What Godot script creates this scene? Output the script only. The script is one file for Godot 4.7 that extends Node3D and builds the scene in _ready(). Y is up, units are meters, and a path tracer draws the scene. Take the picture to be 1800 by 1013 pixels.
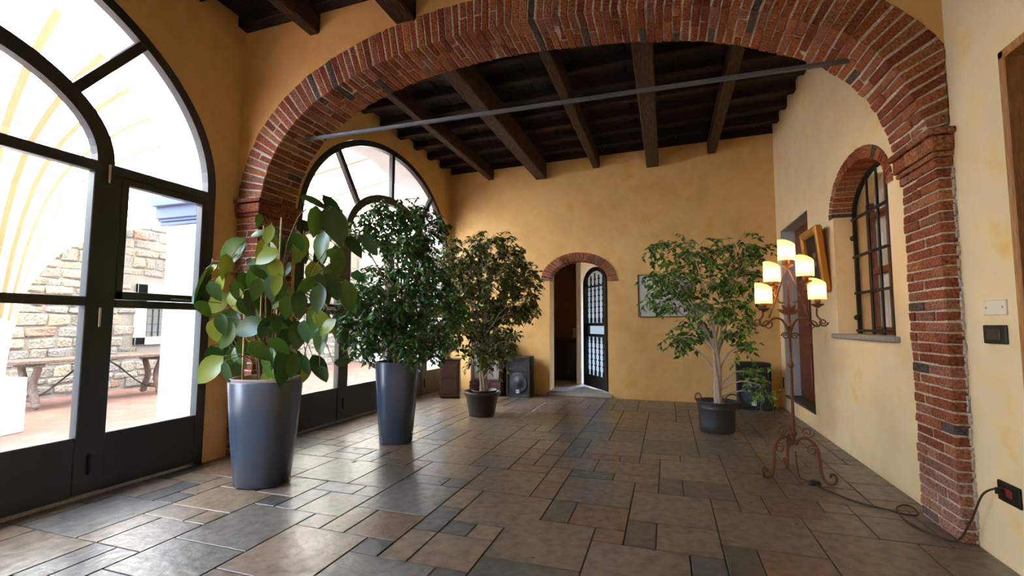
extends Node3D
# Vaulted porch room: x runs along the back wall, y is up, z runs from the back wall towards the camera.

const W := 5.666          # room width
const ZA := 4.786         # near face of the brick arch
const ZB := 4.33          # far face of the brick arch
const ZEND := 9.6         # wall behind the camera
const HL := 4.178         # height of the rafters over the window wall
const SLOPE := 0.025
var rng := RandomNumberGenerator.new()
var M := {}
var used := {}

# ---------------------------------------------------------------- helpers
func begin() -> SurfaceTool:
	var s := SurfaceTool.new()
	s.begin(Mesh.PRIMITIVE_TRIANGLES)
	s.set_smooth_group(-1)
	return s

func tri(s: SurfaceTool, a: Vector3, b: Vector3, c: Vector3) -> void:
	s.add_vertex(a); s.add_vertex(b); s.add_vertex(c)

# a triangle turned so that its front looks away from m
func tri_out(s: SurfaceTool, a: Vector3, b: Vector3, c: Vector3, m: Vector3) -> void:
	var n := (a - c).cross(a - b)
	if n.dot((a + b + c) / 3.0 - m) < 0.0:
		tri(s, a, c, b)
	else:
		tri(s, a, b, c)

func quad_out(s: SurfaceTool, a: Vector3, b: Vector3, c: Vector3, d: Vector3, m: Vector3) -> void:
	tri_out(s, a, b, c, m); tri_out(s, a, c, d, m)

# a quad whose front looks along n
func quad_n(s: SurfaceTool, a: Vector3, b: Vector3, c: Vector3, d: Vector3, n: Vector3) -> void:
	var m := (a + b + c + d) / 4.0 - n * 100.0
	quad_out(s, a, b, c, d, m)

# six-sided block from eight corners (bit 0 x, bit 1 y, bit 2 z) with chamfered edges
func hexa(s: SurfaceTool, p: Array, b: float) -> void:
	var m := Vector3.ZERO
	for q in p: m += q / 8.0
	var v := {}
	for i in 8:
		for f in 3:
			var at: Vector3 = p[i]
			for a in 3:
				if a != f:
					at += (p[i ^ (1 << a)] - p[i]).normalized() * b
			v[i * 3 + f] = at
	for f in 3:
		var u := (f + 1) % 3
		var w := (f + 2) % 3
		for side in 2:
			var k := side << f
			quad_out(s, v[k * 3 + f], v[(k | (1 << u)) * 3 + f], v[(k | (1 << u) | (1 << w)) * 3 + f], v[(k | (1 << w)) * 3 + f], m)
	if b <= 0.0:
		return
	for e in 3:
		var u := (e + 1) % 3
		var w := (e + 2) % 3
		for a in 2:
			for c in 2:
				var k := (a << u) | (c << w)
				var l := k | (1 << e)
				quad_out(s, v[k * 3 + u], v[l * 3 + u], v[l * 3 + w], v[k * 3 + w], m)
	for i in 8:
		tri_out(s, v[i * 3], v[i * 3 + 1], v[i * 3 + 2], m)

func box(s: SurfaceTool, lo: Vector3, hi: Vector3, b := 0.0, t := Transform3D()) -> void:
	var p := []
	for i in 8:
		p.append(t * Vector3(hi.x if i & 1 else lo.x, hi.y if i & 2 else lo.y, hi.z if i & 4 else lo.z))
	hexa(s, p, b)

# box between two corners with every corner pushed about a little
func rough_box(s: SurfaceTool, lo: Vector3, hi: Vector3, b: float, j: float) -> void:
	var p := []
	for i in 8:
		p.append(Vector3(hi.x if i & 1 else lo.x, hi.y if i & 2 else lo.y, hi.z if i & 4 else lo.z) + jit(j))
	hexa(s, p, b)

func jit(j: float) -> Vector3:
	return Vector3(rng.randf_range(-j, j), rng.randf_range(-j, j), rng.randf_range(-j, j))

func tube(s: SurfaceTool, pts: Array, r0: float, r1: float, sides := 8, cap := true) -> void:
	s.set_smooth_group(0)
	var n := pts.size()
	var up := Vector3.UP
	var rings := []
	for i in n:
		var d: Vector3 = (pts[mini(i + 1, n - 1)] - pts[maxi(i - 1, 0)]).normalized()
		if absf(d.dot(up)) > 0.95:
			up = Vector3.RIGHT if absf(d.x) < 0.9 else Vector3.FORWARD
		var side := d.cross(up).normalized()
		up = side.cross(d).normalized()
		var r := lerpf(r0, r1, float(i) / maxf(1.0, n - 1))
		var ring := []
		for k in sides:
			var a := TAU * k / sides
			ring.append(pts[i] + (side * cos(a) + up * sin(a)) * r)
		rings.append(ring)
	for i in n - 1:
		var m: Vector3 = (pts[i] + pts[i + 1]) / 2.0
		for k in sides:
			var l := (k + 1) % sides
			quad_out(s, rings[i][k], rings[i][l], rings[i + 1][l], rings[i + 1][k], m)
	if cap:
		s.set_smooth_group(-1)
		for e in [[0, 1], [n - 1, n - 2]]:
			for k in range(1, sides - 1):
				tri_out(s, rings[e[0]][0], rings[e[0]][k], rings[e[0]][k + 1], pts[e[1]])
	s.set_smooth_group(-1)

# turned profile of (radius, height); power over 2 makes the plan a rounded square
func lathe(s: SurfaceTool, prof: Array, at: Vector3, segs := 32, sx := 1.0, sz := 1.0, power := 2.0, turn := 0.0, tilt := Basis()) -> void:
	s.set_smooth_group(0)
	var rows := []
	for q in prof:
		var row := []
		for k in segs:
			var a := TAU * k / segs
			var c := cos(a)
			var n := sin(a)
			var e := 2.0 / power
			var x: float = signf(c) * pow(absf(c), e) * q.x * sx
			var z: float = signf(n) * pow(absf(n), e) * q.x * sz
			row.append(at + tilt * (Basis(Vector3.UP, turn) * Vector3(x, q.y, z)))
		rows.append(row)
	for i in prof.size() - 1:
		s.set_smooth_group(i + 1 if prof[i].x < 0.0 else 0)
		for k in segs:
			var l := (k + 1) % segs
			tri(s, rows[i][k], rows[i + 1][k], rows[i + 1][l])
			tri(s, rows[i][k], rows[i + 1][l], rows[i][l])
	s.set_smooth_group(-1)

func ball(s: SurfaceTool, at: Vector3, r: float, segs := 10, squash := 1.0) -> void:
	var prof := []
	for i in segs + 1:
		var a := -PI / 2.0 + PI * i / segs
		prof.append(Vector2(maxf(0.0001, cos(a) * r), sin(a) * r * squash))
	lathe(s, prof, at, segs * 2)

# band between two polylines of (u, v), swept from depth w0 to w1; f maps (u, v, w) to the scene
func band(s: SurfaceTool, outer: Array, inner: Array, w0: float, w1: float, f: Callable) -> void:
	for i in outer.size() - 1:
		var p := []
		for k in 8:
			var line: Array = outer if k & 2 else inner
			var q: Vector2 = line[i + 1] if k & 1 else line[i]
			p.append(f.call(q.x, q.y, w1 if k & 4 else w0))
		hexa(s, p, 0.0)

# flat sheet over a polygon of (u, v), between depths w0 and w1
func sheet(s: SurfaceTool, poly: PackedVector2Array, w0: float, w1: float, f: Callable) -> void:
	var idx := Geometry2D.triangulate_polygon(poly)
	var mid: Vector3 = Vector3.ZERO
	var lo: Vector3 = f.call(0.0, 0.0, w0)
	var hi: Vector3 = f.call(0.0, 0.0, w1)
	for i in range(0, idx.size(), 3):
		for w in [w0, w1]:
			var t := []
			for k in 3: t.append(f.call(poly[idx[i + k]].x, poly[idx[i + k]].y, w))
			var away: Vector3 = (lo - hi) if w == w0 else (hi - lo)
			tri_out(s, t[0], t[1], t[2], (t[0] + t[1] + t[2]) / 3.0 - away)
	for q in poly: mid += f.call(q.x, q.y, (w0 + w1) / 2.0) / poly.size()
	for i in poly.size():
		var a := poly[i]
		var b := poly[(i + 1) % poly.size()]
		quad_out(s, f.call(a.x, a.y, w0), f.call(b.x, b.y, w0), f.call(b.x, b.y, w1), f.call(a.x, a.y, w1), mid)

# wall with openings, cut into upright strips. Each hole is {u0, u1, v0, top: Callable}
func holed_wall(s: SurfaceTool, u0: float, u1: float, v0: float, v1: float, w0: float, w1: float, holes: Array, f: Callable) -> void:
	var cuts := [u0, u1]
	for h in holes:
		var steps: int = h.get("steps", 1)
		for i in steps + 1:
			cuts.append(lerpf(h.u0, h.u1, 0.5 - 0.5 * cos(PI * i / steps) if steps > 1 else float(i)))
	cuts.sort()
	var dir: Vector3 = f.call(u0, v0, w1) - f.call(u0, v0, w0)
	for i in cuts.size() - 1:
		var a: float = cuts[i]
		var b: float = cuts[i + 1]
		if b - a < 1e-5: continue
		var hole = null
		for h in holes:
			if (a + b) / 2.0 > h.u0 and (a + b) / 2.0 < h.u1: hole = h
		var spans := [[v0, v0, v1, v1]]
		if hole:
			var ta: float = hole.top.call(a)
			var tb: float = hole.top.call(b)
			spans = [[ta, tb, v1, v1]]
			if hole.v0 > v0: spans.append([v0, v0, hole.v0, hole.v0])
			quad_n(s, f.call(a, ta, w0), f.call(b, tb, w0), f.call(b, tb, w1), f.call(a, ta, w1), Vector3.DOWN)
			if hole.v0 > v0:
				quad_n(s, f.call(a, hole.v0, w0), f.call(b, hole.v0, w0), f.call(b, hole.v0, w1), f.call(a, hole.v0, w1), Vector3.UP)
		for q in spans:
			quad_n(s, f.call(a, q[0], w0), f.call(b, q[1], w0), f.call(b, q[3], w0), f.call(a, q[2], w0), -dir)
			quad_n(s, f.call(a, q[0], w1), f.call(b, q[1], w1), f.call(b, q[3], w1), f.call(a, q[2], w1), dir)
	for h in holes:
		for e in [[h.u0, 1.0], [h.u1, -1.0]]:
			var along: Vector3 = (f.call(u1, v0, w0) - f.call(u0, v0, w0)).normalized() * e[1]
			quad_n(s, f.call(e[0], h.v0, w0), f.call(e[0], h.top.call(e[0]), w0), f.call(e[0], h.top.call(e[0]), w1), f.call(e[0], h.v0, w1), along)
	for e in [[u0, -1.0], [u1, 1.0]]:
		quad_n(s, f.call(e[0], v0, w0), f.call(e[0], v1, w0), f.call(e[0], v1, w1), f.call(e[0], v0, w1), (f.call(u1, v0, w0) - f.call(u0, v0, w0)) * e[1])
	quad_n(s, f.call(u0, v1, w0), f.call(u1, v1, w0), f.call(u1, v1, w1), f.call(u0, v1, w1), Vector3.UP)

func obj(called: String, s: SurfaceTool, m: Material, parent: Node = self) -> MeshInstance3D:
	s.generate_normals()
	var o := MeshInstance3D.new()
	o.mesh = s.commit()
	o.material_override = null
	o.mesh.surface_set_material(0, m)
	put(o, called, parent)
	return o

func put(o: Node3D, called: String, parent: Node = self) -> void:
	o.name = numbered(called) if parent == self else called
	parent.add_child(o, true)

func numbered(called: String) -> String:
	var n: int = used.get(called, 0)
	used[called] = n + 1
	return called if n == 0 else "%s_%03d" % [called, n]

func tag(o: Node, label: String, category: String, group := "", kind := "") -> Node:
	o.set_meta("label", label)
	o.set_meta("category", category)
	if group: o.set_meta("group", group)
	if kind: o.set_meta("kind", kind)
	return o

func thing(called: String, label: String, category: String, at := Vector3.ZERO, turn := 0.0, group := "", kind := "") -> Node3D:
	var o := Node3D.new()
	put(o, called)
	o.position = at
	o.rotation.y = turn
	tag(o, label, category, group, kind)
	return o

func rgb(r: int, g: int, b: int) -> Color:
	return Color(r / 255.0, g / 255.0, b / 255.0)

func lin(r: int, g: int, b: int) -> Color:
	return rgb(r, g, b).srgb_to_linear()

# ---------------------------------------------------------------- materials
func noise_tex(freq: float, colors: Array, seed_: int, size := 512, octaves := 5, kind := FastNoiseLite.TYPE_SIMPLEX_SMOOTH) -> NoiseTexture2D:
	var n := FastNoiseLite.new()
	n.seed = seed_
	n.noise_type = kind
	n.frequency = freq
	n.fractal_octaves = octaves
	var t := NoiseTexture2D.new()
	t.width = size
	t.height = size
	t.seamless = true
	t.noise = n
	if colors:
		var g := Gradient.new()
		var offs := PackedFloat32Array()
		var cols := PackedColorArray()
		for c in colors:
			offs.append(c[0]); cols.append(c[1])
		g.offsets = offs
		g.colors = cols
		t.color_ramp = g
	return t

func mat(called: String, c: Color, rough := 0.8, metal := 0.0) -> StandardMaterial3D:
	var m := StandardMaterial3D.new()
	m.resource_name = called
	m.albedo_color = c
	m.roughness = rough
	m.metallic = metal
	M[called] = m
	return m

func tri_map(m: StandardMaterial3D, tex: Texture2D, scale: float, bump: Texture2D = null, depth := 0.0) -> StandardMaterial3D:
	m.uv1_triplanar = true
	m.uv1_world_triplanar = true
	m.uv1_scale = Vector3.ONE * scale
	m.albedo_texture = tex
	if bump:
		m.heightmap_enabled = true
		m.heightmap_texture = bump
		m.heightmap_scale = depth
	return m

func make_materials() -> void:
	var grain := noise_tex(0.03, [], 3, 512, 6)
	var fine := noise_tex(0.09, [], 11, 512, 4)
	# ochre lime plaster: cream ground with saffron clouds in the paint
	var lime := noise_tex(0.006, [[0.0, rgb(218, 172, 108)], [0.38, rgb(225, 183, 121)], [0.58, rgb(229, 189, 129)], [0.72, rgb(228, 185, 120)], [1.0, rgb(222, 172, 96)]], 21, 1024, 6)
	var m := tri_map(mat("ochre_plaster", Color.WHITE, 0.9), lime, 0.28, grain, 0.5)
	m.metallic_specular = 0.3
	# the right wall is limewashed paler, with yellow stains
	var cream := noise_tex(0.005, [[0.0, rgb(236, 210, 162)], [0.4, rgb(240, 218, 174)], [0.6, rgb(242, 222, 182)], [0.76, rgb(243, 219, 170)], [0.88, rgb(241, 211, 148)], [1.0, rgb(239, 202, 128)]], 27, 1024, 5)
	m = tri_map(mat("cream_plaster", Color.WHITE, 0.9), cream, 0.3, grain, 0.5)
	m.metallic_specular = 0.3
	var chalk := noise_tex(0.01, [[0.0, rgb(194, 194, 194)], [1.0, rgb(212, 211, 210)]], 5, 512, 4)
	tri_map(mat("white_plaster", Color.WHITE, 0.9), chalk, 0.4, grain, 0.4)
	# brick: each brick brings its own colour, the noise adds burnt and sandy specks
	var clay := noise_tex(0.035, [[0.0, rgb(150, 142, 140)], [0.3, rgb(196, 188, 184)], [0.5, rgb(226, 220, 216)], [0.75, rgb(244, 240, 238)], [1.0, rgb(255, 254, 252)]], 33, 512, 6)
	m = tri_map(mat("brick", Color.WHITE, 0.92), clay, 2.2, grain, 1.2)
	m.vertex_color_use_as_albedo = true
	m.metallic_specular = 0.25
	var lime_mortar := noise_tex(0.05, [[0.0, rgb(166, 152, 138)], [0.5, rgb(206, 194, 180)], [1.0, rgb(232, 224, 214)]], 41, 512, 5)
	tri_map(mat("mortar", Color.WHITE, 0.95), lime_mortar, 2.0, grain, 1.5)
	# floor: porcelain stone, each tile with its own tone
	var slate := noise_tex(0.012, [[0.0, rgb(150, 150, 152)], [0.3, rgb(196, 192, 188)], [0.55, rgb(226, 220, 212)], [0.8, rgb(244, 234, 222)], [1.0, rgb(255, 246, 236)]], 57, 1024, 6)
	m = tri_map(mat("floor_stone", Color.WHITE, 0.36), slate, 0.8, grain, 0.18)
	m.vertex_color_use_as_albedo = true
	m.metallic_specular = 0.55
	var dull := noise_tex(0.02, [[0.0, Color(0.62, 0.62, 0.62)], [1.0, Color(1, 1, 1)]], 58, 512, 5)
	m.roughness_texture = dull
	m.roughness = 0.42
	tri_map(mat("grout", Color.WHITE, 0.95), noise_tex(0.05, [[0.0, rgb(52, 46, 40)], [1.0, rgb(84, 76, 66)]], 59), 2.0)
	# old roof timber
	var wood := noise_tex(0.02, [[0.0, rgb(34, 21, 12)], [0.45, rgb(56, 36, 22)], [0.7, rgb(76, 50, 31)], [1.0, rgb(96, 66, 42)]], 71, 512, 5)
	m = tri_map(mat("beam_wood", Color.WHITE, 0.75), wood, 1.0, grain, 0.8)
	m.uv1_scale = Vector3(4.0, 4.0, 0.5)
	var soot := noise_tex(0.02, [[0.0, rgb(24, 16, 11)], [0.6, rgb(44, 29, 19)], [1.0, rgb(66, 45, 30)]], 73, 512, 5)
	m = tri_map(mat("rafter_wood", Color.WHITE, 0.8), soot, 1.0, grain, 0.8)
	m.uv1_scale = Vector3(0.5, 4.0, 4.0)
	tri_map(mat("roof_board", Color.WHITE, 0.85), noise_tex(0.02, [[0.0, rgb(22, 15, 11)], [0.6, rgb(40, 27, 19)], [1.0, rgb(60, 41, 28)]], 75, 512, 5), 1.2, grain, 0.8)
	# metals, glass
	m = mat("frame_metal", rgb(54, 55, 54), 0.42, 0.0)
	m.metallic_specular = 0.5
	mat("chrome", rgb(200, 202, 205), 0.25, 1.0)
	mat("black_iron", rgb(38, 35, 33), 0.55, 0.3)
	tri_map(mat("rod_iron", Color.WHITE, 0.55, 0.4), noise_tex(0.05, [[0.0, rgb(88, 92, 98)], [1.0, rgb(128, 132, 138)]], 81), 3.0)
	tri_map(mat("rust_iron", Color.WHITE, 0.6, 0.35), noise_tex(0.06, [[0.0, rgb(84, 52, 36)], [0.5, rgb(122, 78, 54)], [1.0, rgb(158, 108, 78)]], 83), 4.0)
	m = mat("window_glass", Color(0.9, 0.95, 1.0, 0.06), 0.02)
	m.transparency = BaseMaterial3D.TRANSPARENCY_ALPHA
	# plants
	m = mat("leaf", Color.WHITE, 0.38)
	m.vertex_color_use_as_albedo = true
	m.backlight_enabled = true
	m.backlight = Color(0.62, 0.62, 0.4)
	m = mat("rubber_leaf", Color.WHITE, 0.3)
	m.vertex_color_use_as_albedo = true
	m.backlight_enabled = true
	m.backlight = Color(0.5, 0.5, 0.3)
	tri_map(mat("bark", Color.WHITE, 0.85), noise_tex(0.05, [[0.0, rgb(132, 116, 100)], [0.5, rgb(182, 168, 152)], [1.0, rgb(214, 204, 190)]], 91), 5.0, grain, 1.0)
	tri_map(mat("brown_bark", Color.WHITE, 0.85), noise_tex(0.05, [[0.0, rgb(84, 56, 36)], [0.5, rgb(124, 88, 58)], [1.0, rgb(158, 124, 88)]], 92), 5.0, grain, 1.0)
	mat("bamboo", rgb(196, 160, 112), 0.5)
	mat("soil", rgb(58, 44, 34), 0.95)
	m = mat("planter_plastic", rgb(66, 77, 92), 0.26)
	m.metallic_specular = 0.6
	mat("planter_liner", rgb(196, 176, 168), 0.6)
	m = mat("nursery_plastic", rgb(58, 48, 40), 0.4)
	tri_map(mat("zinc", Color.WHITE, 0.42, 0.75), noise_tex(0.03, [[0.0, rgb(70, 72, 78)], [0.5, rgb(84, 86, 92)], [1.0, rgb(100, 98, 100)]], 95), 3.0)
	# wood, sound
	m = tri_map(mat("door_wood", Color.WHITE, 0.5), noise_tex(0.02, [[0.0, rgb(72, 34, 18)], [0.5, rgb(112, 58, 32)], [1.0, rgb(144, 80, 46)]], 97), 1.0)
	m.uv1_scale = Vector3(5.0, 0.6, 5.0)
	m = tri_map(mat("frame_wood", Color.WHITE, 0.55), noise_tex(0.02, [[0.0, rgb(142, 96, 54)], [0.5, rgb(172, 122, 72)], [1.0, rgb(196, 146, 94)]], 98), 1.0)
	m.uv1_scale = Vector3(5.0, 0.6, 5.0)
	mat("dark_panel", rgb(106, 92, 78), 0.7)
	mat("grey_stone", Color.WHITE, 0.7)
	tri_map(M.grey_stone, noise_tex(0.03, [[0.0, rgb(134, 131, 128)], [1.0, rgb(176, 172, 167)]], 99), 2.0)
	mat("grey_plaster", rgb(196, 200, 206), 0.9)
	mat("blue_grey_plaster", rgb(96, 108, 134), 0.9)
	mat("speaker_black", rgb(30, 33, 38), 0.5)
	mat("speaker_mesh", rgb(22, 24, 28), 0.7)
	mat("black_plastic", rgb(26, 25, 25), 0.4)
	mat("white_plastic", rgb(232, 226, 208), 0.45)
	mat("red_plastic", rgb(140, 44, 34), 0.4)
	mat("logo_white", rgb(220, 222, 224), 0.5)
	m = tri_map(mat("gilt", Color.WHITE, 0.42, 0.35), noise_tex(0.06, [[0.0, rgb(150, 92, 30)], [0.5, rgb(196, 134, 54)], [1.0, rgb(222, 170, 88)]], 101), 4.0)
	# outside
	tri_map(mat("terracotta", Color.WHITE, 0.8), noise_tex(0.01, [[0.0, rgb(98, 66, 53)], [0.5, rgb(110, 77, 64)], [1.0, rgb(124, 95, 82)]], 103, 512, 5), 0.5)
	var rubble := noise_tex(0.03, [[0.0, rgb(180, 176, 170)], [0.5, rgb(226, 222, 214)], [1.0, rgb(255, 252, 246)]], 105, 512, 6)
	m = tri_map(mat("rubble", Color.WHITE, 0.95), rubble, 1.2, grain, 2.0)
	m.vertex_color_use_as_albedo = true
	tri_map(mat("lime_bed", Color.WHITE, 0.95), noise_tex(0.05, [[0.0, rgb(96, 91, 84)], [1.0, rgb(128, 121, 111)]], 109), 2.0)
	tri_map(mat("old_wood", Color.WHITE, 0.8), noise_tex(0.03, [[0.0, rgb(70, 56, 48)], [1.0, rgb(116, 94, 80)]], 107), 2.0, grain, 1.0)
	m = mat("canvas", rgb(246, 244, 238), 0.85)
	m.backlight_enabled = true
	m.backlight = Color(0.95, 0.94, 0.91)
	m = mat("canvas_seam", rgb(150, 112, 62), 0.85)
	m.backlight_enabled = true
	m.backlight = Color(0.22, 0.2, 0.18)

# ---------------------------------------------------------------- shared shapes
# window wall: u = z, v = y, w = distance out of the room
func on_left(u: float, v: float, w: float) -> Vector3: return Vector3(-w, v, u)
func on_right(u: float, v: float, w: float) -> Vector3: return Vector3(W + w, v, u)
func on_back(u: float, v: float, w: float) -> Vector3: return Vector3(u, v, -w)
func on_arch(u: float, v: float, w: float) -> Vector3: return Vector3(u, v, ZA - w)

func ellipse_top(mid: float, a: float, b: float, spring: float) -> Callable:
	return func(u): return spring + b * sqrt(maxf(0.0, 1.0 - pow((u - mid) / a, 2.0)))

func ellipse_line(mid: float, a: float, b: float, spring: float, n: int, a0 := 0.0, a1 := PI) -> Array:
	var r := []
	for i in n + 1:
		var t := lerpf(a0, a1, float(i) / n)
		r.append(Vector2(mid + a * cos(t), spring + b * sin(t)))
	return r

var INTRADOS := [[0.285, 2.46], [0.31, 2.60], [0.36, 2.76], [0.46, 2.94], [0.57, 3.07], [0.70, 3.20], [0.92, 3.345], [1.17, 3.46], [1.45, 3.555], [1.75, 3.625], [2.05, 3.67], [2.4, 3.7], [2.7, 3.705], [3.05, 3.695], [3.4, 3.67], [3.75, 3.635], [4.1, 3.58], [4.32, 3.53], [4.55, 3.46], [4.82, 3.345], [5.0, 3.255], [5.14, 3.165], [5.24, 3.08], [5.33, 2.98], [5.4, 2.88], [5.455, 2.77], [5.5, 2.65], [5.53, 2.53], [5.545, 2.46]]

func brick_tone() -> Color:
	var k := rng.randf()
	var c := lin(176, 108, 80)
	if k < 0.06: c = lin(116, 104, 100)
	elif k < 0.30: c = lin(160, 94, 70)
	elif k < 0.52: c = lin(188, 120, 86)
	elif k < 0.66: c = lin(182, 126, 104)
	elif k < 0.76: c = lin(194, 134, 98)
	var f := rng.randf_range(0.85, 1.12)
	return Color(c.r * f, c.g * f, c.b * f)

# brick from eight corners; the colour is the brick's own clay
func brick(p: Array, parent: Node, bevel := 0.004, tone = null) -> void:
	var s := begin()
	s.set_color(tone if tone != null else brick_tone())
	hexa(s, p, bevel)
	obj("brick", s, M.brick, parent)

func corners(lo: Vector3, hi: Vector3, j := 0.0) -> Array:
	var p := []
	for i in 8:
		p.append(Vector3(hi.x if i & 1 else lo.x, hi.y if i & 2 else lo.y, hi.z if i & 4 else lo.z) + jit(j))
	return p

# ---------------------------------------------------------------- the scene
func _ready() -> void:
	rng.seed = 7
	var cam := Camera3D.new()
	cam.name = "camera"
	cam.fov = rad_to_deg(2.0 * atan(506.5 / 827.9))
	cam.position = Vector3(3.992, 1.25, 8.275)
	cam.basis = Basis(Vector3.UP, 0.316785) * Basis(Vector3.RIGHT, 0.076737) * Basis(Vector3(0, 0, 1), 0.003709)
	cam.near = 0.05
	cam.far = 300.0
	add_child(cam)
	cam.current = true
	var env := Environment.new()
	env.background_mode = Environment.BG_SKY
	var sky := Sky.new()
	var air := ProceduralSkyMaterial.new()
	air.sky_top_color = Color(0.62, 0.74, 0.90)
	air.sky_horizon_color = Color(0.90, 0.94, 0.98)
	air.ground_bottom_color = Color(0.55, 0.5, 0.45)
	air.ground_horizon_color = Color(0.8, 0.8, 0.78)
	air.sky_energy_multiplier = 2.2
	air.ground_energy_multiplier = 1.0
	sky.sky_material = air
	env.sky = sky
	env.tonemap_mode = Environment.TONE_MAPPER_LINEAR
	env.tonemap_exposure = 7.0
	env.sdfgi_enabled = true
	env.ssao_enabled = true
	env.ssil_enabled = true
	var we := WorldEnvironment.new()
	we.name = "world"
	we.environment = env
	add_child(we)
	var sun := DirectionalLight3D.new()
	sun.name = "sun"
	sun.light_color = Color(1.0, 0.965, 0.9)
	sun.light_energy = 5.0
	sun.light_angular_distance = 2.0
	sun.shadow_enabled = true
	sun.basis = Basis.looking_at(Vector3(0.12, -1.0, 0.22).normalized(), Vector3(0, 0, 1))
	add_child(sun)
	make_materials()
	walls()
	ceiling()
	floor_tiles()
	brick_arch()
	windows()
	back_doorway()
	right_wall_things()
	outside()
	furniture()
	plants()
	floor_lamp()
	small_things()

func walls() -> void:
	var cx := 2.51
	# window wall: inner ochre leaf and outer white leaf
	var win := []
	for mid in [2.03, 6.99]:
		win.append({"u0": mid - 1.97, "u1": mid + 1.97, "v0": -0.2, "top": ellipse_top(mid, 1.97, 1.5, 2.45), "steps": 48})
	var s := begin()
	holed_wall(s, -0.35, ZEND + 0.3, -0.2, 4.7, 0.0, 0.1, win, on_left)
	tag(obj("wall_left", s, M.ochre_plaster), "ochre plaster wall holding the two great arched windows", "wall", "", "structure")
	s = begin()
	holed_wall(s, -0.35, ZEND + 0.3, -0.2, 5.2, 0.1, 0.6, win, on_left)
	tag(obj("wall_facade", s, M.white_plaster), "white outer face of the arched window wall, seen through the glass", "wall", "", "structure")
	# back wall with its arched doorway
	s = begin()
	holed_wall(s, -0.6, W + 0.5, -0.2, 4.7, 0.0, 0.34, [{"u0": cx - 0.515, "u1": cx + 0.515, "v0": 0.06, "top": ellipse_top(cx, 0.60, 0.44, 2.03), "steps": 24}], on_back)
	tag(obj("wall_back", s, M.ochre_plaster), "ochre plaster end wall with the small arched doorway", "wall", "", "structure")
	# right wall: door niche, grated window, near door
	s = begin()
	holed_wall(s, -0.35, ZEND + 0.3, -0.2, 4.7, 0.0, 0.45, [
		{"u0": 0.26, "u1": 1.70, "v0": 0.208, "top": func(_u): return 2.677},
		{"u0": 2.62, "u1": 3.90, "v0": 1.165, "top": ellipse_top(3.26, 0.70, 0.44, 2.36), "steps": 24},
		{"u0": 5.26, "u1": 6.30, "v0": -0.15, "top": func(_u): return 2.66}], on_right)
	tag(obj("wall_right", s, M.cream_plaster), "pale ochre plaster wall with panelled door and grated window", "wall", "", "structure")
	s = begin()
	box(s, Vector3(-0.6, -0.2, ZEND), Vector3(W + 0.5, 4.7, ZEND + 0.3))
	tag(obj("wall_rear", s, M.ochre_plaster), "ochre plaster wall closing the room behind the viewer", "wall", "", "structure")

func roof_y(x: float) -> float:
	return HL + SLOPE * x

func ceiling() -> void:
	var root := thing("ceiling", "dark timber roof of beams, rafters and boards", "ceiling", Vector3.ZERO, 0.0, "", "structure")
	var s := begin()
	var p := []
	for i in 8:
		var x := W + 0.4 if i & 1 else -0.6
		p.append(Vector3(x, roof_y(x) + (0.5 if i & 2 else 0.16), ZEND + 0.3 if i & 4 else -0.3))
	hexa(s, p, 0.0)
	obj("deck", s, M.roof_board, root)
	# rafters run across the room
	var zs := []
	for k in 20:
		zs.append(-0.04 + 0.487 * k)
	for z in zs:
		s = begin()
		p = []
		for i in 8:
			var x := W - 0.002 if i & 1 else 0.002
			p.append(Vector3(x, roof_y(x) + (0.13 if i & 2 else 0.0), z + (0.055 if i & 4 else -0.055)) + jit(0.006))
		hexa(s, p, 0.012)
		obj("rafter", s, M.rafter_wood, root)
	# boards between the rafters
	for k in zs.size() - 1:
		if zs[k] > 6.5: break
		var x := 0.004
		var n := 0
		while x < W - 0.02:
			var x1 := minf(x + (0.60 if n > 0 else (0.6 if k % 2 == 0 else 0.58)), W - 0.004)
			s = begin()
			p = []
			for i in 8:
				var xx := x1 - 0.006 if i & 1 else x + 0.006
				p.append(Vector3(xx, roof_y(xx) + (0.155 if i & 2 else 0.115 + rng.randf_range(-0.006, 0.006)), (zs[k + 1] - 0.03) if i & 4 else (zs[k] + 0.03)))
			hexa(s, p, 0.008)
			obj("board", s, M.roof_board, root)
			x = x1
			n += 1
	# main beams run away from the viewer, in both bays
	for b in [[0.852, 0.12, 0.22], [1.843, 0.205, 0.325], [2.854, 0.12, 0.24], [3.815, 0.2, 0.345], [4.755, 0.13, 0.235]]:
		for span in [[0.0, ZB + 0.02], [ZA - 0.02, ZEND]]:
			var x0: float = b[0] - b[1] / 2.0
			var x1: float = b[0] + b[1] / 2.0
			var y1 := roof_y(b[0]) + 0.02
			var bs := begin()
			box(bs, Vector3(x0, y1 - b[2], span[0] + 0.001), Vector3(x1, y1, span[1]), 0.014)
			obj("beam", bs, M.beam_wood, root)

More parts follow.
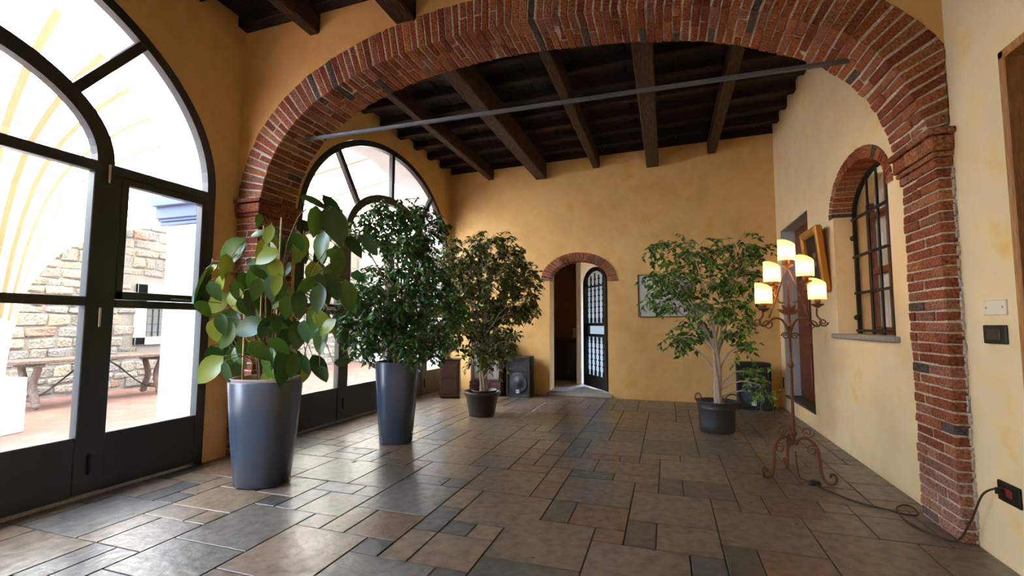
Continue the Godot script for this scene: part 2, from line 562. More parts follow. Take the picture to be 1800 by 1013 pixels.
# opus romanum of 1 to 3 modules; the tiles nearest the viewer as they lie in the photograph
func floor_tiles() -> void:
	var root := thing("floor", "stone tile floor of mixed sizes in brown and slate tones", "floor", Vector3.ZERO, 0.0, "", "structure")
	var s := begin()
	box(s, Vector3(-0.05, -0.2, -0.3), Vector3(W + 0.4, -0.007, ZEND + 0.3))
	obj("grout_bed", s, M.grout, root)
	var ux := 0.1785
	var uz := 0.1855
	var nx0 := -21
	var nx1 := 11
	var nz0 := -28
	var nz1 := 25
	var taken := {}
	var tiles := []
	# x, z, width, depth in modules, tone
	var known := [[-2, -1, 2, 2, 1], [0, 0, 1, 2, 2], [0, -3, 3, 3, 0], [1, 0, 2, 2, 0], [-1, 1, 1, 1, 1], [-1, 2, 3, 3, 0], [2, 2, 1, 2, 2], [1, -8, 3, 3, 3], [1, -5, 1, 2, 2], [2, -5, 2, 2, 2], [3, -3, 1, 1, 0], [4, -4, 1, 2, 0], [3, -2, 3, 3, 0], [5, -4, 2, 2, 1], [3, 1, 1, 2, 2], [4, 1, 2, 2, 1], [6, -3, 2, 2, 0], [8, -3, 2, 2, 4], [6, -1, 3, 3, 0], [-3, -4, 3, 3, 4], [-3, -1, 1, 2, 2], [-5, -7, 1, 2, 2], [-4, -7, 2, 2, 4], [-14, 3, 3, 3, 4], [-11, 4, 3, 3, 3], [-9, 2, 2, 2, 1], [-8, 4, 1, 1, 2], [-8, 5, 3, 3, 4], [-7, 3, 1, 2, 3], [-6, 3, 2, 2, 3], [-10, -1, 3, 3, 4], [-12, 1, 2, 2, 0], [-13, 1, 1, 2, 4], [-16, 5, 2, 2, 0], [-4, 1, 3, 3, 0], [-6, -1, 3, 3, 0], [-7, -4, 3, 3, 0], [0, 5, 3, 3, 1], [-4, 4, 3, 3, 2], [3, 3, 3, 3, 1], [-20, 4, 3, 3, 4]]
	var lay := func(x: int, z: int, w: int, d: int, tone: int) -> void:
		for i in w:
			for j in d: taken[Vector2i(x + i, z + j)] = true
		tiles.append([x, z, w, d, tone])
	for k in known: lay.call(k[0], k[1], k[2], k[3], k[4])
	var sizes := [[3, 3], [3, 2], [2, 3], [2, 2], [1, 2], [2, 1], [1, 1]]
	for z in range(nz0, nz1):
		for x in range(nx0, nx1):
			if taken.has(Vector2i(x, z)): continue
			var fits := []
			for q in sizes:
				var ok: bool = x + q[0] <= nx1 and z + q[1] <= nz1
				for i in q[0]:
					for j in q[1]:
						if taken.has(Vector2i(x + i, z + j)): ok = false
				if ok: fits.append(q)
			var w := []
			for q in fits: w.append([0.0, 0.5, 1.2, 0.0, 2.0, 0.0, 0.0, 0.0, 0.0, 2.6][q[0] * q[1]] if q[0] * q[1] != 6 else 2.0)
			var sum := 0.0
			for q in w: sum += q
			var r := rng.randf() * sum
			var pick: Array = fits[0]
			for i in fits.size():
				r -= w[i]
				if r <= 0.0:
					pick = fits[i]
					break
			lay.call(x, z, pick[0], pick[1], [0, 0, 1, 2, 3, 4, 0, 3][rng.randi() % 8] if pick[0] * pick[1] > 2 else [2, 2, 3, 0, 1][rng.randi() % 5])
	var tones := [lin(130, 118, 107), lin(129, 107, 94), lin(96, 97, 98), lin(141, 127, 111), lin(118, 116, 113)]
	tiles.sort_custom(func(a, b): return absf(a[1] + a[3] * 0.5 - 2.0) - a[2] * a[3] * 0.3 < absf(b[1] + b[3] * 0.5 - 2.0) - b[2] * b[3] * 0.3)
	var rest := begin()
	var singles := 0
	for t in tiles:
		var x0 := maxf(3.73 + t[0] * ux, 0.004)
		var x1 := minf(3.73 + (t[0] + t[2]) * ux, W - 0.002)
		var z0 := maxf(5.06 + t[1] * uz, 0.004)
		var z1 := minf(5.06 + (t[1] + t[3]) * uz, ZEND - 0.004)
		if x1 - x0 < 0.03 or z1 - z0 < 0.03: continue
		var c: Color = tones[t[4]]
		var f := rng.randf_range(0.88, 1.1)
		c = Color(c.r * f, c.g * f * rng.randf_range(0.97, 1.03), c.b * f * rng.randf_range(0.95, 1.05))
		var lift := rng.randf_range(-0.0012, 0.0)
		var single: bool = singles < 298 and z1 < 7.2
		var q := begin() if single else rest
		q.set_color(c)
		box(q, Vector3(x0 + 0.0045, -0.02, z0 + 0.0045), Vector3(x1 - 0.0045, lift, z1 - 0.0045), 0.0025)
		if single:
			obj("tile", q, M.floor_stone, root)
			singles += 1
	var o := obj("tiles", rest, M.floor_stone, root)
	o.set_meta("kind", "stuff")

func brick_arch() -> void:
	# outline with even steps, and its outer line
	var line := []
	for q in INTRADOS: line.append(Vector2(q[0], q[1]))
	var length := 0.0
	for i in line.size() - 1: length += line[i].distance_to(line[i + 1])
	var at := func(d: float) -> Vector2:
		for i in line.size() - 1:
			var l: float = line[i].distance_to(line[i + 1])
			if d <= l or i == line.size() - 2: return line[i].lerp(line[i + 1], d / l)
			d -= l
		return line[-1]
	var out := func(d: float) -> Vector2:
		var a: Vector2 = at.call(maxf(0.0, d - 0.16))
		var b: Vector2 = at.call(minf(length, d + 0.16))
		if d < 0.16: a = Vector2(at.call(0.0).x - 0.0, at.call(0.0).y - (0.16 - d))
		if d > length - 0.16: b = Vector2(at.call(length).x, at.call(length).y - (0.16 - (length - d)))
		var t: Vector2 = (b - a).normalized()
		return Vector2(-t.y, t.x)
	var ring := func(d: float, r: float) -> Vector2:
		var q: Vector2 = at.call(d) + out.call(d) * r
		return Vector2(clampf(q.x, 0.004, W - 0.004), q.y)
	# plaster field over the arch, inside it the mortar that holds the bricks
	var n := 96
	var poly := PackedVector2Array()
	poly.append(Vector2(0.0, 4.6))
	var started := false
	for i in n + 1:
		var q: Vector2 = ring.call(length * i / n, 0.285)
		if q.x > 0.02 and q.x < W - 0.02:
			if not started: poly.append(Vector2(0.0, q.y - 0.05))
			started = true
			poly.append(q)
	poly.append(Vector2(W, poly[-1].y - 0.05))
	poly.append(Vector2(W, 4.6))
	var s := begin()
	sheet(s, poly, 0.006, ZA - ZB - 0.006, on_arch)
	tag(obj("wall_arch", s, M.ochre_plaster), "ochre plaster field above the great brick arch", "wall", "", "structure")
	var root := thing("brick_arch", "wide flattened arch of weathered red brick spanning the room", "arch", Vector3.ZERO, 0.0, "", "structure")
	s = begin()
	for i in n:
		var p := []
		for k in 8:
			var q: Vector2 = ring.call(length * (i + (1 if k & 1 else 0)) / n, 0.28 if k & 2 else 0.006)
			p.append(Vector3(q.x, q.y, ZA - 0.005 if k & 4 else ZB + 0.005))
		hexa(s, p, 0.0)
	obj("mortar", s, M.mortar, root)
	var courses := 96
	for i in courses:
		var d0 := length * i / courses + rng.randf_range(0.004, 0.009)
		var d1 := length * (i + 1) / courses - rng.randf_range(0.004, 0.009)
		var cuts := [0.0, 0.26, 0.456]
		if i % 2: cuts = [0.0, 0.19, 0.456]
		if i % 7 == 3: cuts = [0.0, 0.12, 0.33, 0.456]
		for c in cuts.size() - 1:
			var proud := rng.randf_range(-0.008, 0.003)
			var split := rng.randf() < 0.16 and c == 0
			var radial := [[proud, 0.285]]
			if split: radial = [[proud, 0.135], [0.147, 0.285]]
			for rr in radial:
				var p := []
				for k in 8:
					var q: Vector2 = ring.call(d1 if k & 1 else d0, rr[1] if k & 2 else rr[0])
					var z: float = (ZB + cuts[-1] - cuts[c] + rng.randf_range(-0.005, 0.005) - (0.0 if c == 0 else 0.005)) if k & 4 else (ZB + cuts[-1] - cuts[c + 1] + 0.005)
					p.append(Vector3(q.x, q.y, z) + Vector3(rng.randf_range(-0.005, 0.005), rng.randf_range(-0.005, 0.005), 0))
				brick(p, root)
	# piers
	for side in [1, 0]:
		var x0: float = 5.585 if side else 0.004
		var x1: float = W - 0.002 if side else 0.272
		var pier := thing("brick_pier", "red brick pier under the arch, built against the wall beside the plug socket" if side else "red brick pier under the arch, behind the large-leaved rubber plant", "pier", Vector3.ZERO, 0.0, "", "structure")
		s = begin()
		box(s, Vector3(x0 + (0.005 if side else 0.0), 0.0, ZB + 0.006), Vector3(x1 - (0.0 if side else 0.005), 2.47, ZA - 0.005))
		obj("mortar", s, M.mortar, pier)
		var rows := 33
		var h := 2.215 / rows
		for r in rows:
			var y0 := r * h + 0.005
			var y1 := (r + 1) * h - 0.005
			var cuts := [0.0, 0.25, 0.456] if r % 2 == 0 else [0.0, 0.13, 0.37, 0.456]
			if r % 5 == 1: cuts = [0.0, 0.2, 0.33, 0.456]
			for c in cuts.size() - 1:
				var push := rng.randf_range(-0.008, 0.002) if side else rng.randf_range(-0.002, 0.008)
				var zz0: float = ZA - cuts[c + 1] + 0.006
				var zz1: float = ZA - cuts[c] - (0.006 if c else 0.0)
				var lo := Vector3(x0 + (push if side else 0.0), y0, zz0)
				var hi := Vector3(x1 + (0.0 if side else push), y1, zz1)
				if side == 0 and c == 0 and r % 2 == 1:
					brick(corners(lo, Vector3(0.13, y1, zz1), 0.003), pier, 0.005)
					brick(corners(Vector3(0.142, y0, zz0), hi, 0.003), pier, 0.005)
				else:
					var worn = null
					if side and r < 7:
						worn = brick_tone().lerp(lin(206, 184, 174), 0.18 + 0.07 * (6 - r) * rng.randf())
					brick(corners(lo, hi, 0.003), pier, 0.005, worn)
		# crumbled mortar where the pier meets the plaster
		if side:
			s = begin()
			for k in 60:
				var y := 2.2 * k / 60.0 + rng.randf_range(0.0, 0.02)
				rough_box(s, Vector3(W - 0.014, y, ZA - 0.008), Vector3(W - 0.001, y + rng.randf_range(0.02, 0.045), ZA + rng.randf_range(0.004, 0.018)), 0.003, 0.004)
			obj("crumbled_mortar", s, M.mortar, pier).set_meta("kind", "stuff")
		# moulded cap: soldier layers and a thin slab
		for layer in [[2.222, 2.278, 0.012, 3], [2.282, 2.312, 0.026, 2], [2.318, 2.408, 0.036, 3], [2.412, 2.452, 0.060, 2]]:
			var over: float = layer[2]
			var parts: int = layer[3]
			for c in parts:
				var zz0: float = ZB - over + (ZA - ZB + 2 * over) * c / parts + 0.003
				var zz1: float = ZB - over + (ZA - ZB + 2 * over) * (c + 1) / parts - 0.003
				if side:
					brick(corners(Vector3(x0 - over, layer[0], zz0), Vector3(x1, layer[1], zz1), 0.002), pier, 0.006)
				else:
					brick(corners(Vector3(x0, layer[0], zz0), Vector3(x1 + over, layer[1], zz1), 0.002), pier, 0.006)

# ---------------------------------------------------------------- the two great windows
func windows() -> void:
	for w in 2:
		var mid: float = [6.99, 2.03][w]
		var root := thing("window_%d" % (w + 1), ["arched metal window with glazed doors beside the rubber plant and brick pier", "arched metal window with glazed doors behind the tall ficus plant"][w], "window", Vector3.ZERO, 0.0, "", "structure")
		var f := func(u: float, v: float, x: float) -> Vector3: return Vector3(-x, v, mid + u)
		var sp := 2.45
		# fixed frame
		var s := begin()
		var outer := [Vector2(1.965, 0.0)]
		var inner := [Vector2(1.885, 0.0)]
		outer.append_array(ellipse_line(0, 1.965, 1.495, sp, 48))
		inner.append_array(ellipse_line(0, 1.885, 1.415, sp, 48))
		outer.append(Vector2(-1.965, 0.0)); inner.append(Vector2(-1.885, 0.0))
		band(s, outer, inner, -0.005, 0.07, f)
		obj("outer_frame", s, M.frame_metal, root)
		s = begin()
		band(s, ellipse_line(0, 1.115, 0.74, sp, 36), ellipse_line(0, 1.0, 0.625, sp, 36), -0.005, 0.07, f)
		obj("inner_arch", s, M.frame_metal, root)
		for k in [-1, 0, 1]:
			s = begin()
			var a := Vector2(0.84, 2.93) if k else Vector2(0.0, 3.17)
			var b := Vector2(1.275, 3.51) if k else Vector2(0.0, 3.90)
			var t := (b - a).normalized().orthogonal() * 0.036
			var p := []
			for i in 8:
				var q := (b if i & 1 else a) + (t if i & 2 else -t)
				p.append(f.call(q.x * (k if k else 1), q.y, 0.065 if i & 4 else 0.0))
			hexa(s, p, 0.004)
			obj("glazing_bar", s, M.frame_metal, root)
		var bars := [["transom", -1.89, 1.89, 2.372, 2.452], ["mullion", 0.985, 1.175, 0.03, 2.372], ["mullion", -1.175, -0.985, 0.03, 2.372], ["meeting_stile", -0.075, 0.075, 0.44, 2.372]]
		for b in bars:
			s = begin()
			box(s, Vector3(-0.068, b[3], mid + b[1]), Vector3(0.008, b[4], mid + b[2]), 0.005)
			obj(b[0], s, M.frame_metal, root)
		# leaves: sides with a hopper light above, double door in the middle
		for k in [-1, 1]:
			# side light
			var a: float = minf(k * 1.175, k * 1.885)
			var b: float = maxf(k * 1.175, k * 1.885)
			var leaf := Node3D.new()
			put(leaf, "side_leaf", root)
			s = begin()
			for r in [[a, b, 2.32, 2.372], [a, b, 1.43, 1.49], [a, a + 0.05, 1.43, 2.33], [b - 0.05, b, 1.43, 2.33]]:
				box(s, Vector3(-0.06, r[2], mid + r[0]), Vector3(0.012, r[3], mid + r[1]), 0.004)
			obj("hopper_frame", s, M.frame_metal, leaf)
			s = begin()
			box(s, Vector3(-0.06, 1.365, mid + a), Vector3(0.008, 1.425, mid + b), 0.004)
			obj("cross_rail", s, M.frame_metal, leaf)
			s = begin()
			box(s, Vector3(-0.055, 0.02, mid + a), Vector3(0.0, 0.435, mid + b), 0.004)
			obj("kick_panel", s, M.frame_metal, leaf)
			s = begin()
			box(s, Vector3(0.01, 1.44, mid + a + 0.12), Vector3(0.03, 1.455, mid + a + 0.30), 0.003)
			obj("latch", s, M.chrome, leaf)
			for g in [[1.49, 2.32], [0.435, 1.365]]:
				s = begin()
				quad_n(s, Vector3(-0.03, g[0], mid + a), Vector3(-0.03, g[0], mid + b), Vector3(-0.03, g[1], mid + b), Vector3(-0.03, g[1], mid + a), Vector3.RIGHT)
				obj("pane", s, M.window_glass, leaf)
			# door leaf
			var c: float = minf(k * 0.075, k * 0.985)
			var d: float = maxf(k * 0.075, k * 0.985)
			var door := Node3D.new()
			put(door, "door_leaf", root)
			s = begin()
			box(s, Vector3(-0.06, 1.372, mid + c), Vector3(0.008, 1.44, mid + d), 0.004)
			obj("cross_rail", s, M.frame_metal, door)
			s = begin()
			box(s, Vector3(-0.055, 0.02, mid + c), Vector3(0.0, 0.435, mid + d), 0.004)
			obj("kick_panel", s, M.frame_metal, door)
			for g in [[1.44, 2.372], [0.435, 1.372]]:
				s = begin()
				quad_n(s, Vector3(-0.03, g[0], mid + c), Vector3(-0.03, g[0], mid + d), Vector3(-0.03, g[1], mid + d), Vector3(-0.03, g[1], mid + c), Vector3.RIGHT)
				obj("pane", s, M.window_glass, door)
			for y in [0.16, 1.22, 2.30]:
				s = begin()
				tube(s, [Vector3(0.018, y, mid + k * 1.075), Vector3(0.018, y + 0.14, mid + k * 1.075)], 0.011, 0.011, 8)
				obj("hinge", s, M.chrome if y > 1.0 else M.black_iron, door)
		s = begin()
		tube(s, [Vector3(0.01, 1.05, mid - 0.03), Vector3(0.06, 1.05, mid - 0.03), Vector3(0.06, 1.05, mid - 0.15)], 0.01, 0.01, 8)
		obj("handle", s, M.chrome, root)
		# fan panes between the two arches, and the lunette
		var th_out := [0.0, acos(1.275 / 1.885), PI / 2, PI - acos(1.275 / 1.885), PI]
		var th_in := [0.0, acos(0.84 / 1.115), PI / 2, PI - acos(0.84 / 1.115), PI]
		for i in 4:
			s = begin()
			var o := ellipse_line(0, 1.89, 1.42, sp, 12, th_out[i], th_out[i + 1])
			var n := ellipse_line(0, 1.11, 0.735, sp, 12, th_in[i], th_in[i + 1])
			for q in 12:
				quad_n(s, f.call(o[q].x, o[q].y, 0.03), f.call(o[q + 1].x, o[q + 1].y, 0.03), f.call(n[q + 1].x, n[q + 1].y, 0.03), f.call(n[q].x, n[q].y, 0.03), Vector3.RIGHT)
			obj("fan_pane", s, M.window_glass, root)
		s = begin()
		var l := ellipse_line(0, 1.005, 0.63, sp, 24)
		for q in 24:
			var c0: Vector3 = f.call(0.0, sp, 0.03)
			tri_out(s, c0, f.call(l[q].x, l[q].y, 0.03), f.call(l[q + 1].x, l[q + 1].y, 0.03), c0 + Vector3(-9, 0, 0))
		obj("lunette_pane", s, M.window_glass, root)
		s = begin()
		box(s, Vector3(-0.6, -0.02, mid - 1.965), Vector3(0.005, 0.022, mid + 1.965), 0.003)
		obj("threshold", s, M.grey_stone, root)

# ---------------------------------------------------------------- the arched doorway in the end wall
func voussoirs(root: Node, n: int, inner: Callable, outer: Callable, f: Callable, w0: float, w1: float) -> void:
	for i in n:
		var p := []
		for k in 8:
			var t := (float(i) + (0.92 if k & 1 else 0.08)) / n
			var q: Vector2 = outer.call(t) if k & 2 else inner.call(t)
			p.append(f.call(q.x, q.y, w1 if k & 4 else w0 + rng.randf_range(-0.004, 0.004)))
		brick(p, root, 0.004)

func back_doorway() -> void:
	var cx := 2.51
	var arch := thing("trim_1", "small brick arch over the dark doorway in the end wall", "brick arch", Vector3.ZERO, 0.0, "", "structure")
	voussoirs(arch, 27, func(t): return Vector2(cx - 0.512 * cos(PI * t), 2.03 + 0.345 * sin(PI * t)), func(t): return Vector2(cx - 0.675 * cos(PI * t), 2.03 + 0.5 * sin(PI * t)), on_back, -0.014, 0.22)
	var s := begin()
	var poly := ellipse_line(cx, 0.668, 0.495, 2.03, 30)
	band(s, poly, ellipse_line(cx, 0.518, 0.350, 2.03, 30), -0.004, 0.21, on_back)
	obj("mortar", s, M.mortar, arch)
	brick(corners(Vector3(3.03, 2.005, -0.15), Vector3(3.21, 2.035, 0.02), 0.002), arch, 0.004)
	s = begin()
	box(s, Vector3(1.955, 0.0, -0.40), Vector3(3.09, 0.06, 0.05), 0.008)
	box(s, Vector3(1.985, 0.06, -0.40), Vector3(3.06, 0.075, 0.02), 0.006)
	tag(obj("trim_2", s, M.grey_stone), "worn stone doorstep below the arched doorway", "doorstep", "", "structure")
	# the dim room beyond
	var room := thing("wall_beyond", "dim room seen through the arched doorway", "room", Vector3.ZERO, 0.0, "", "structure")
	s = begin()
	box(s, Vector3(0.6, -0.05, -3.6), Vector3(4.6, 0.06, -0.34))
	obj("stone_floor", s, M.grey_stone, room)
	s = begin()
	box(s, Vector3(0.5, 0.0, -3.7), Vector3(0.6, 3.0, -0.34))
	box(s, Vector3(4.6, 0.0, -3.7), Vector3(4.7, 3.0, -0.34))
	box(s, Vector3(0.5, 2.8, -3.7), Vector3(4.7, 3.0, -0.34))
	box(s, Vector3(0.5, 0.0, -3.7), Vector3(2.55, 3.0, -3.6))
	box(s, Vector3(4.1, 0.0, -3.7), Vector3(4.7, 3.0, -3.6))
	box(s, Vector3(2.55, 2.3, -3.7), Vector3(4.1, 3.0, -3.6))
	obj("plaster", s, M.ochre_plaster, room)
	s = begin()
	box(s, Vector3(2.26, 0.06, -3.6), Vector3(2.36, 2.8, -1.16), 0.01)
	obj("partition", s, M.grey_plaster, room)
	# daylight comes through a clear pane in the far wall
	s = begin()
	quad_n(s, Vector3(2.55, 0.06, -3.65), Vector3(4.1, 0.06, -3.65), Vector3(4.1, 2.3, -3.65), Vector3(2.55, 2.3, -3.65), Vector3(0, 0, 1))
	obj("far_pane", s, M.window_glass, room)
	var frost := mat("frosted_glass", rgb(206, 222, 230), 0.5)
	frost.backlight_enabled = true
	frost.backlight = Color(0.9, 0.96, 1.0)
	# cabinet and odds in the dark
	var cab := thing("dark_cabinet", "dark wooden counter in the dim room past the doorway", "cabinet", Vector3(1.95, 0.06, -1.9))
	s = begin()
	box(s, Vector3(-0.7, 0.0, -0.25), Vector3(0.28, 0.86, 0.2), 0.01)
	obj("body", s, mat("black_wood", rgb(34, 24, 19), 0.5), cab)
	s = begin()
	box(s, Vector3(-0.72, 0.86, -0.27), Vector3(0.30, 0.90, 0.24), 0.008)
	obj("top", s, M.old_wood, cab)
	for k in 3:
		s = begin()
		box(s, Vector3(-0.66 + k * 0.31, 0.08, 0.2), Vector3(-0.39 + k * 0.31, 0.8, 0.22), 0.008)
		obj("door", s, M.black_wood, cab)
	s = begin()
	lathe(s, [Vector2(0.001, 0.0), Vector2(0.05, 0.0), Vector2(0.055, 0.05), Vector2(0.03, 0.12), Vector2(0.05, 0.2), Vector2(0.001, 0.2)], Vector3(2.1, 0.96, -1.85), 16)
	tag(obj("vase", s, M.white_plastic), "small pale vase on the dark counter past the doorway", "vase")
	# iron-grilled door leaf, hinged on the right jamb and swung inwards
	var leaf := thing("grille_door", "half open iron door with curled bars over pale glass", "door", Vector3(3.0, 0.09, -0.11), 0.0)
	var dirx := Vector3(2.40 - 3.0, 0.0, -1.05 + 0.11).normalized()
	leaf.basis = Basis(dirx, Vector3.UP, dirx.cross(Vector3.UP))
	var wd := 1.0
	var ft := ellipse_line(wd / 2, wd / 2, 0.30, 1.93, 24)
	s = begin()
	var o2 := [Vector2(wd, 0.0)]
	var i2 := [Vector2(wd - 0.07, 0.0)]
	o2.append_array(ft); i2.append_array(ellipse_line(wd / 2, wd / 2 - 0.07, 0.23, 1.93, 24))
	o2.append(Vector2(0, 0)); i2.append(Vector2(0.07, 0))
	var fl := func(u: float, v: float, w: float) -> Vector3: return Vector3(u, v, w)
	band(s, o2, i2, -0.025, 0.025, fl)
	obj("frame", s, M.black_iron, leaf)
	s = begin()
	for r in [[0.0, 0.22], [0.93, 0.985], [1.135, 1.19], [1.86, 1.885]]:
		box(s, Vector3(0.06, r[0], -0.022), Vector3(wd - 0.06, r[1], 0.022), 0.004)
	box(s, Vector3(wd - 0.22, 0.93, -0.024), Vector3(wd - 0.05, 1.19, 0.024), 0.004)
	obj("rails", s, M.black_iron, leaf)
	for k in 5:
		var u := 0.07 + (k + 0.5) * (wd - 0.14) / 5.0
		s = begin()
		for seg in [[0.2, 0.95], [1.17, 2.12 - absf(k - 2) * 0.045]]:
			tube(s, [Vector3(u, seg[0], 0.0), Vector3(u, seg[1], 0.0)], 0.014, 0.014, 6)
			var y: float = seg[0] + 0.1
			while y < seg[1] - 0.05:
				ball(s, Vector3(u, y, 0.0), 0.026, 4, 0.8)
				y += 0.105
		obj("bar", s, M.black_iron, leaf)
		for y in [[0.93, -1.0], [1.19, 1.0], [0.22, 1.0]]:
			s = begin()
			var pts := []
			for i in 9:
				var a := TAU * i / 8.0
				pts.append(Vector3(u + 0.055 * sin(a) * (0.6 + 0.4 * cos(a)), y[0] + y[1] * (0.06 - 0.06 * cos(a)), 0.0))
			tube(s, pts, 0.009, 0.009, 6)
			obj("scroll", s, M.black_iron, leaf)
	s = begin()
	var gp := PackedVector2Array()
	for q in i2: gp.append(q)
	sheet(s, gp, 0.03, 0.034, fl)
	obj("glass", s, frost, leaf)

# ---------------------------------------------------------------- right wall
func right_wall_things() -> void:
	# panelled door in its niche
	var d := thing("door_1", "reddish brown panelled wooden door set deep in the right wall behind the lamp", "door", Vector3.ZERO, 0.0, "", "structure")
	var s := begin()
	box(s, Vector3(W + 0.19, 0.208, 0.26), Vector3(W + 0.26, 2.677, 1.70))
	obj("leaf", s, M.door_wood, d)
	for k in 2:
		for r in [[0.36, 1.0], [1.12, 1.75], [1.87, 2.5]]:
			s = begin()
			box(s, Vector3(W + 0.168, r[0], 0.40 + k * 0.62), Vector3(W + 0.192, r[1], 0.92 + k * 0.62), 0.012)
			obj("panel", s, M.door_wood, d)
	s = begin()
	box(s, Vector3(W + 0.002, 0.208, 0.262), Vector3(W + 0.19, 2.675, 0.268))
	box(s, Vector3(W + 0.002, 2.668, 0.262), Vector3(W + 0.19, 2.676, 1.70))
	obj("niche_lining", s, M.grey_plaster, d)
	s = begin()
	box(s, Vector3(W - 0.012, 0.185, 0.24), Vector3(W + 0.2, 0.215, 1.71), 0.004)
	obj("sill", s, mat("slate_sill", rgb(70, 64, 60), 0.6), d)
	s = begin()
	tube(s, [Vector3(W + 0.17, 1.2, 1.62), Vector3(W + 0.12, 1.2, 1.62), Vector3(W + 0.12, 1.2, 1.5)], 0.01, 0.01, 8)
	obj("handle", s, M.black_iron, d)
	# near door at the right edge of the view
	d = thing("door_2", "light wooden door frame beside the black light switch", "door", Vector3.ZERO, 0.0, "", "structure")
	s = begin()
	box(s, Vector3(W - 0.012, 0.0, 5.255), Vector3(W + 0.13, 2.665, 5.30), 0.006)
	box(s, Vector3(W - 0.012, 2.62, 5.255), Vector3(W + 0.13, 2.667, 6.30), 0.006)
	box(s, Vector3(W - 0.012, 0.0, 6.26), Vector3(W + 0.13, 2.665, 6.305), 0.006)
	obj("frame", s, M.frame_wood, d)
	s = begin()
	box(s, Vector3(W + 0.09, 0.0, 5.298), Vector3(W + 0.13, 2.622, 6.262))
	obj("leaf", s, M.dark_panel, d)
	for r in [[0.2, 1.1], [1.3, 2.45]]:
		s = begin()
		box(s, Vector3(W + 0.075, r[0], 5.42), Vector3(W + 0.092, r[1], 6.14), 0.01)
		obj("panel", s, M.dark_panel, d)
	# grated window
	var w := thing("window_3", "small arched window with an iron grating and wooden casement", "window", Vector3.ZERO, 0.0, "", "structure")
	voussoirs(w, 23, func(t): return Vector2(3.26 - 0.64 * cos(PI * t), 2.36 + 0.38 * sin(PI * t)), func(t): return Vector2(3.26 - 0.745 * cos(PI * t), 2.36 + 0.49 * sin(PI * t)), on_right, -0.012, 0.2)
	s = begin()
	band(s, ellipse_line(3.26, 0.738, 0.483, 2.36, 30), ellipse_line(3.26, 0.648, 0.388, 2.36, 30), -0.003, 0.19, on_right)
	obj("mortar", s, M.mortar, w)
	s = begin()
	box(s, Vector3(W - 0.04, 1.122, 2.53), Vector3(W + 0.3, 1.166, 3.97), 0.006)
	obj("sill", s, M.grey_stone, w)
	var top := ellipse_top(3.26, 0.635, 0.375, 2.36)
	s = begin()
	band(s, ellipse_line(3.26, 0.635, 0.375, 2.36, 24), ellipse_line(3.26, 0.605, 0.345, 2.36, 24), 0.165, 0.20, on_right)
	for z in [2.625, 3.865]:
		box(s, Vector3(W + 0.165, 1.17, z), Vector3(W + 0.20, 2.36, z + 0.03), 0.002)
	obj("grating_frame", s, M.black_iron, w)
	for z in [2.99, 3.21, 3.42, 3.64]:
		s = begin()
		tube(s, [Vector3(W + 0.18, 1.166, z), Vector3(W + 0.18, top.call(z), z)], 0.0125, 0.0125, 8)
		obj("upright_bar", s, M.black_iron, w)
	for y in [1.20, 1.575, 1.945, 2.33]:
		s = begin()
		box(s, Vector3(W + 0.155, y - 0.012, 2.62), Vector3(W + 0.178, y + 0.012, 3.90), 0.002)
		obj("cross_bar", s, M.black_iron, w)
	for y in [1.33, 2.14]:
		s = begin()
		ball(s, Vector3(W + 0.16, y, 2.645), 0.028, 6)
		obj("hinge", s, M.black_iron, w)
	s = begin()
	for r in [[2.62, 2.70], [3.06, 3.16], [3.80, 3.90]]:
		box(s, Vector3(W + 0.29, 1.166, r[0]), Vector3(W + 0.34, top.call(clampf((r[0] + r[1]) / 2.0, 2.63, 3.89)), r[1]), 0.006)
	for y in [1.166, 1.75, 2.30]:
		box(s, Vector3(W + 0.292, y, 2.62), Vector3(W + 0.338, y + 0.07, 3.90), 0.006)
	box(s, Vector3(W + 0.30, 1.2, 3.16), Vector3(W + 0.335, 2.70, 3.85), 0.004)
	obj("casement", s, M.door_wood, w)
	s = begin()
	box(s, Vector3(W + 0.35, 1.166, 2.62), Vector3(W + 0.36, 2.74, 3.90))
	obj("curtain", s, mat("curtain_cloth", rgb(226, 222, 214), 0.9), w)
	s = begin()
	quad_n(s, Vector3(W + 0.315, 1.2, 2.68), Vector3(W + 0.315, 1.2, 3.08), Vector3(W + 0.315, 2.62, 3.08), Vector3(W + 0.315, 2.62, 2.68), Vector3.LEFT)
	obj("pane", s, M.window_glass, w)
	# picture hung leaning out from the wall
	var pic := thing("framed_painting", "dark portrait painting in a broad gilt frame, leaning out from the wall", "painting", Vector3(W - 0.005, 1.62, 2.19))
	pic.basis = Basis(Vector3(0, 0, 1), 0.09)
	s = begin()
	for r in [[0.0, 0.72, -0.32, -0.25], [0.0, 0.72, 0.25, 0.32], [0.0, 0.08, -0.26, 0.26], [0.64, 0.72, -0.26, 0.26]]:
		box(s, Vector3(-0.075, r[0], r[2]), Vector3(-0.004, r[1], r[3]), 0.014)
	obj("frame", s, M.gilt, pic)
	s = begin()
	for r in [[0.07, 0.65, -0.255, -0.235], [0.07, 0.65, 0.235, 0.255], [0.07, 0.09, -0.25, 0.25], [0.63, 0.65, -0.25, 0.25]]:
		box(s, Vector3(-0.062, r[0], r[2]), Vector3(-0.02, r[1], r[3]), 0.005)
	obj("inner_moulding", s, M.gilt, pic)
	var im := Image.create(96, 128, false, Image.FORMAT_RGB8)
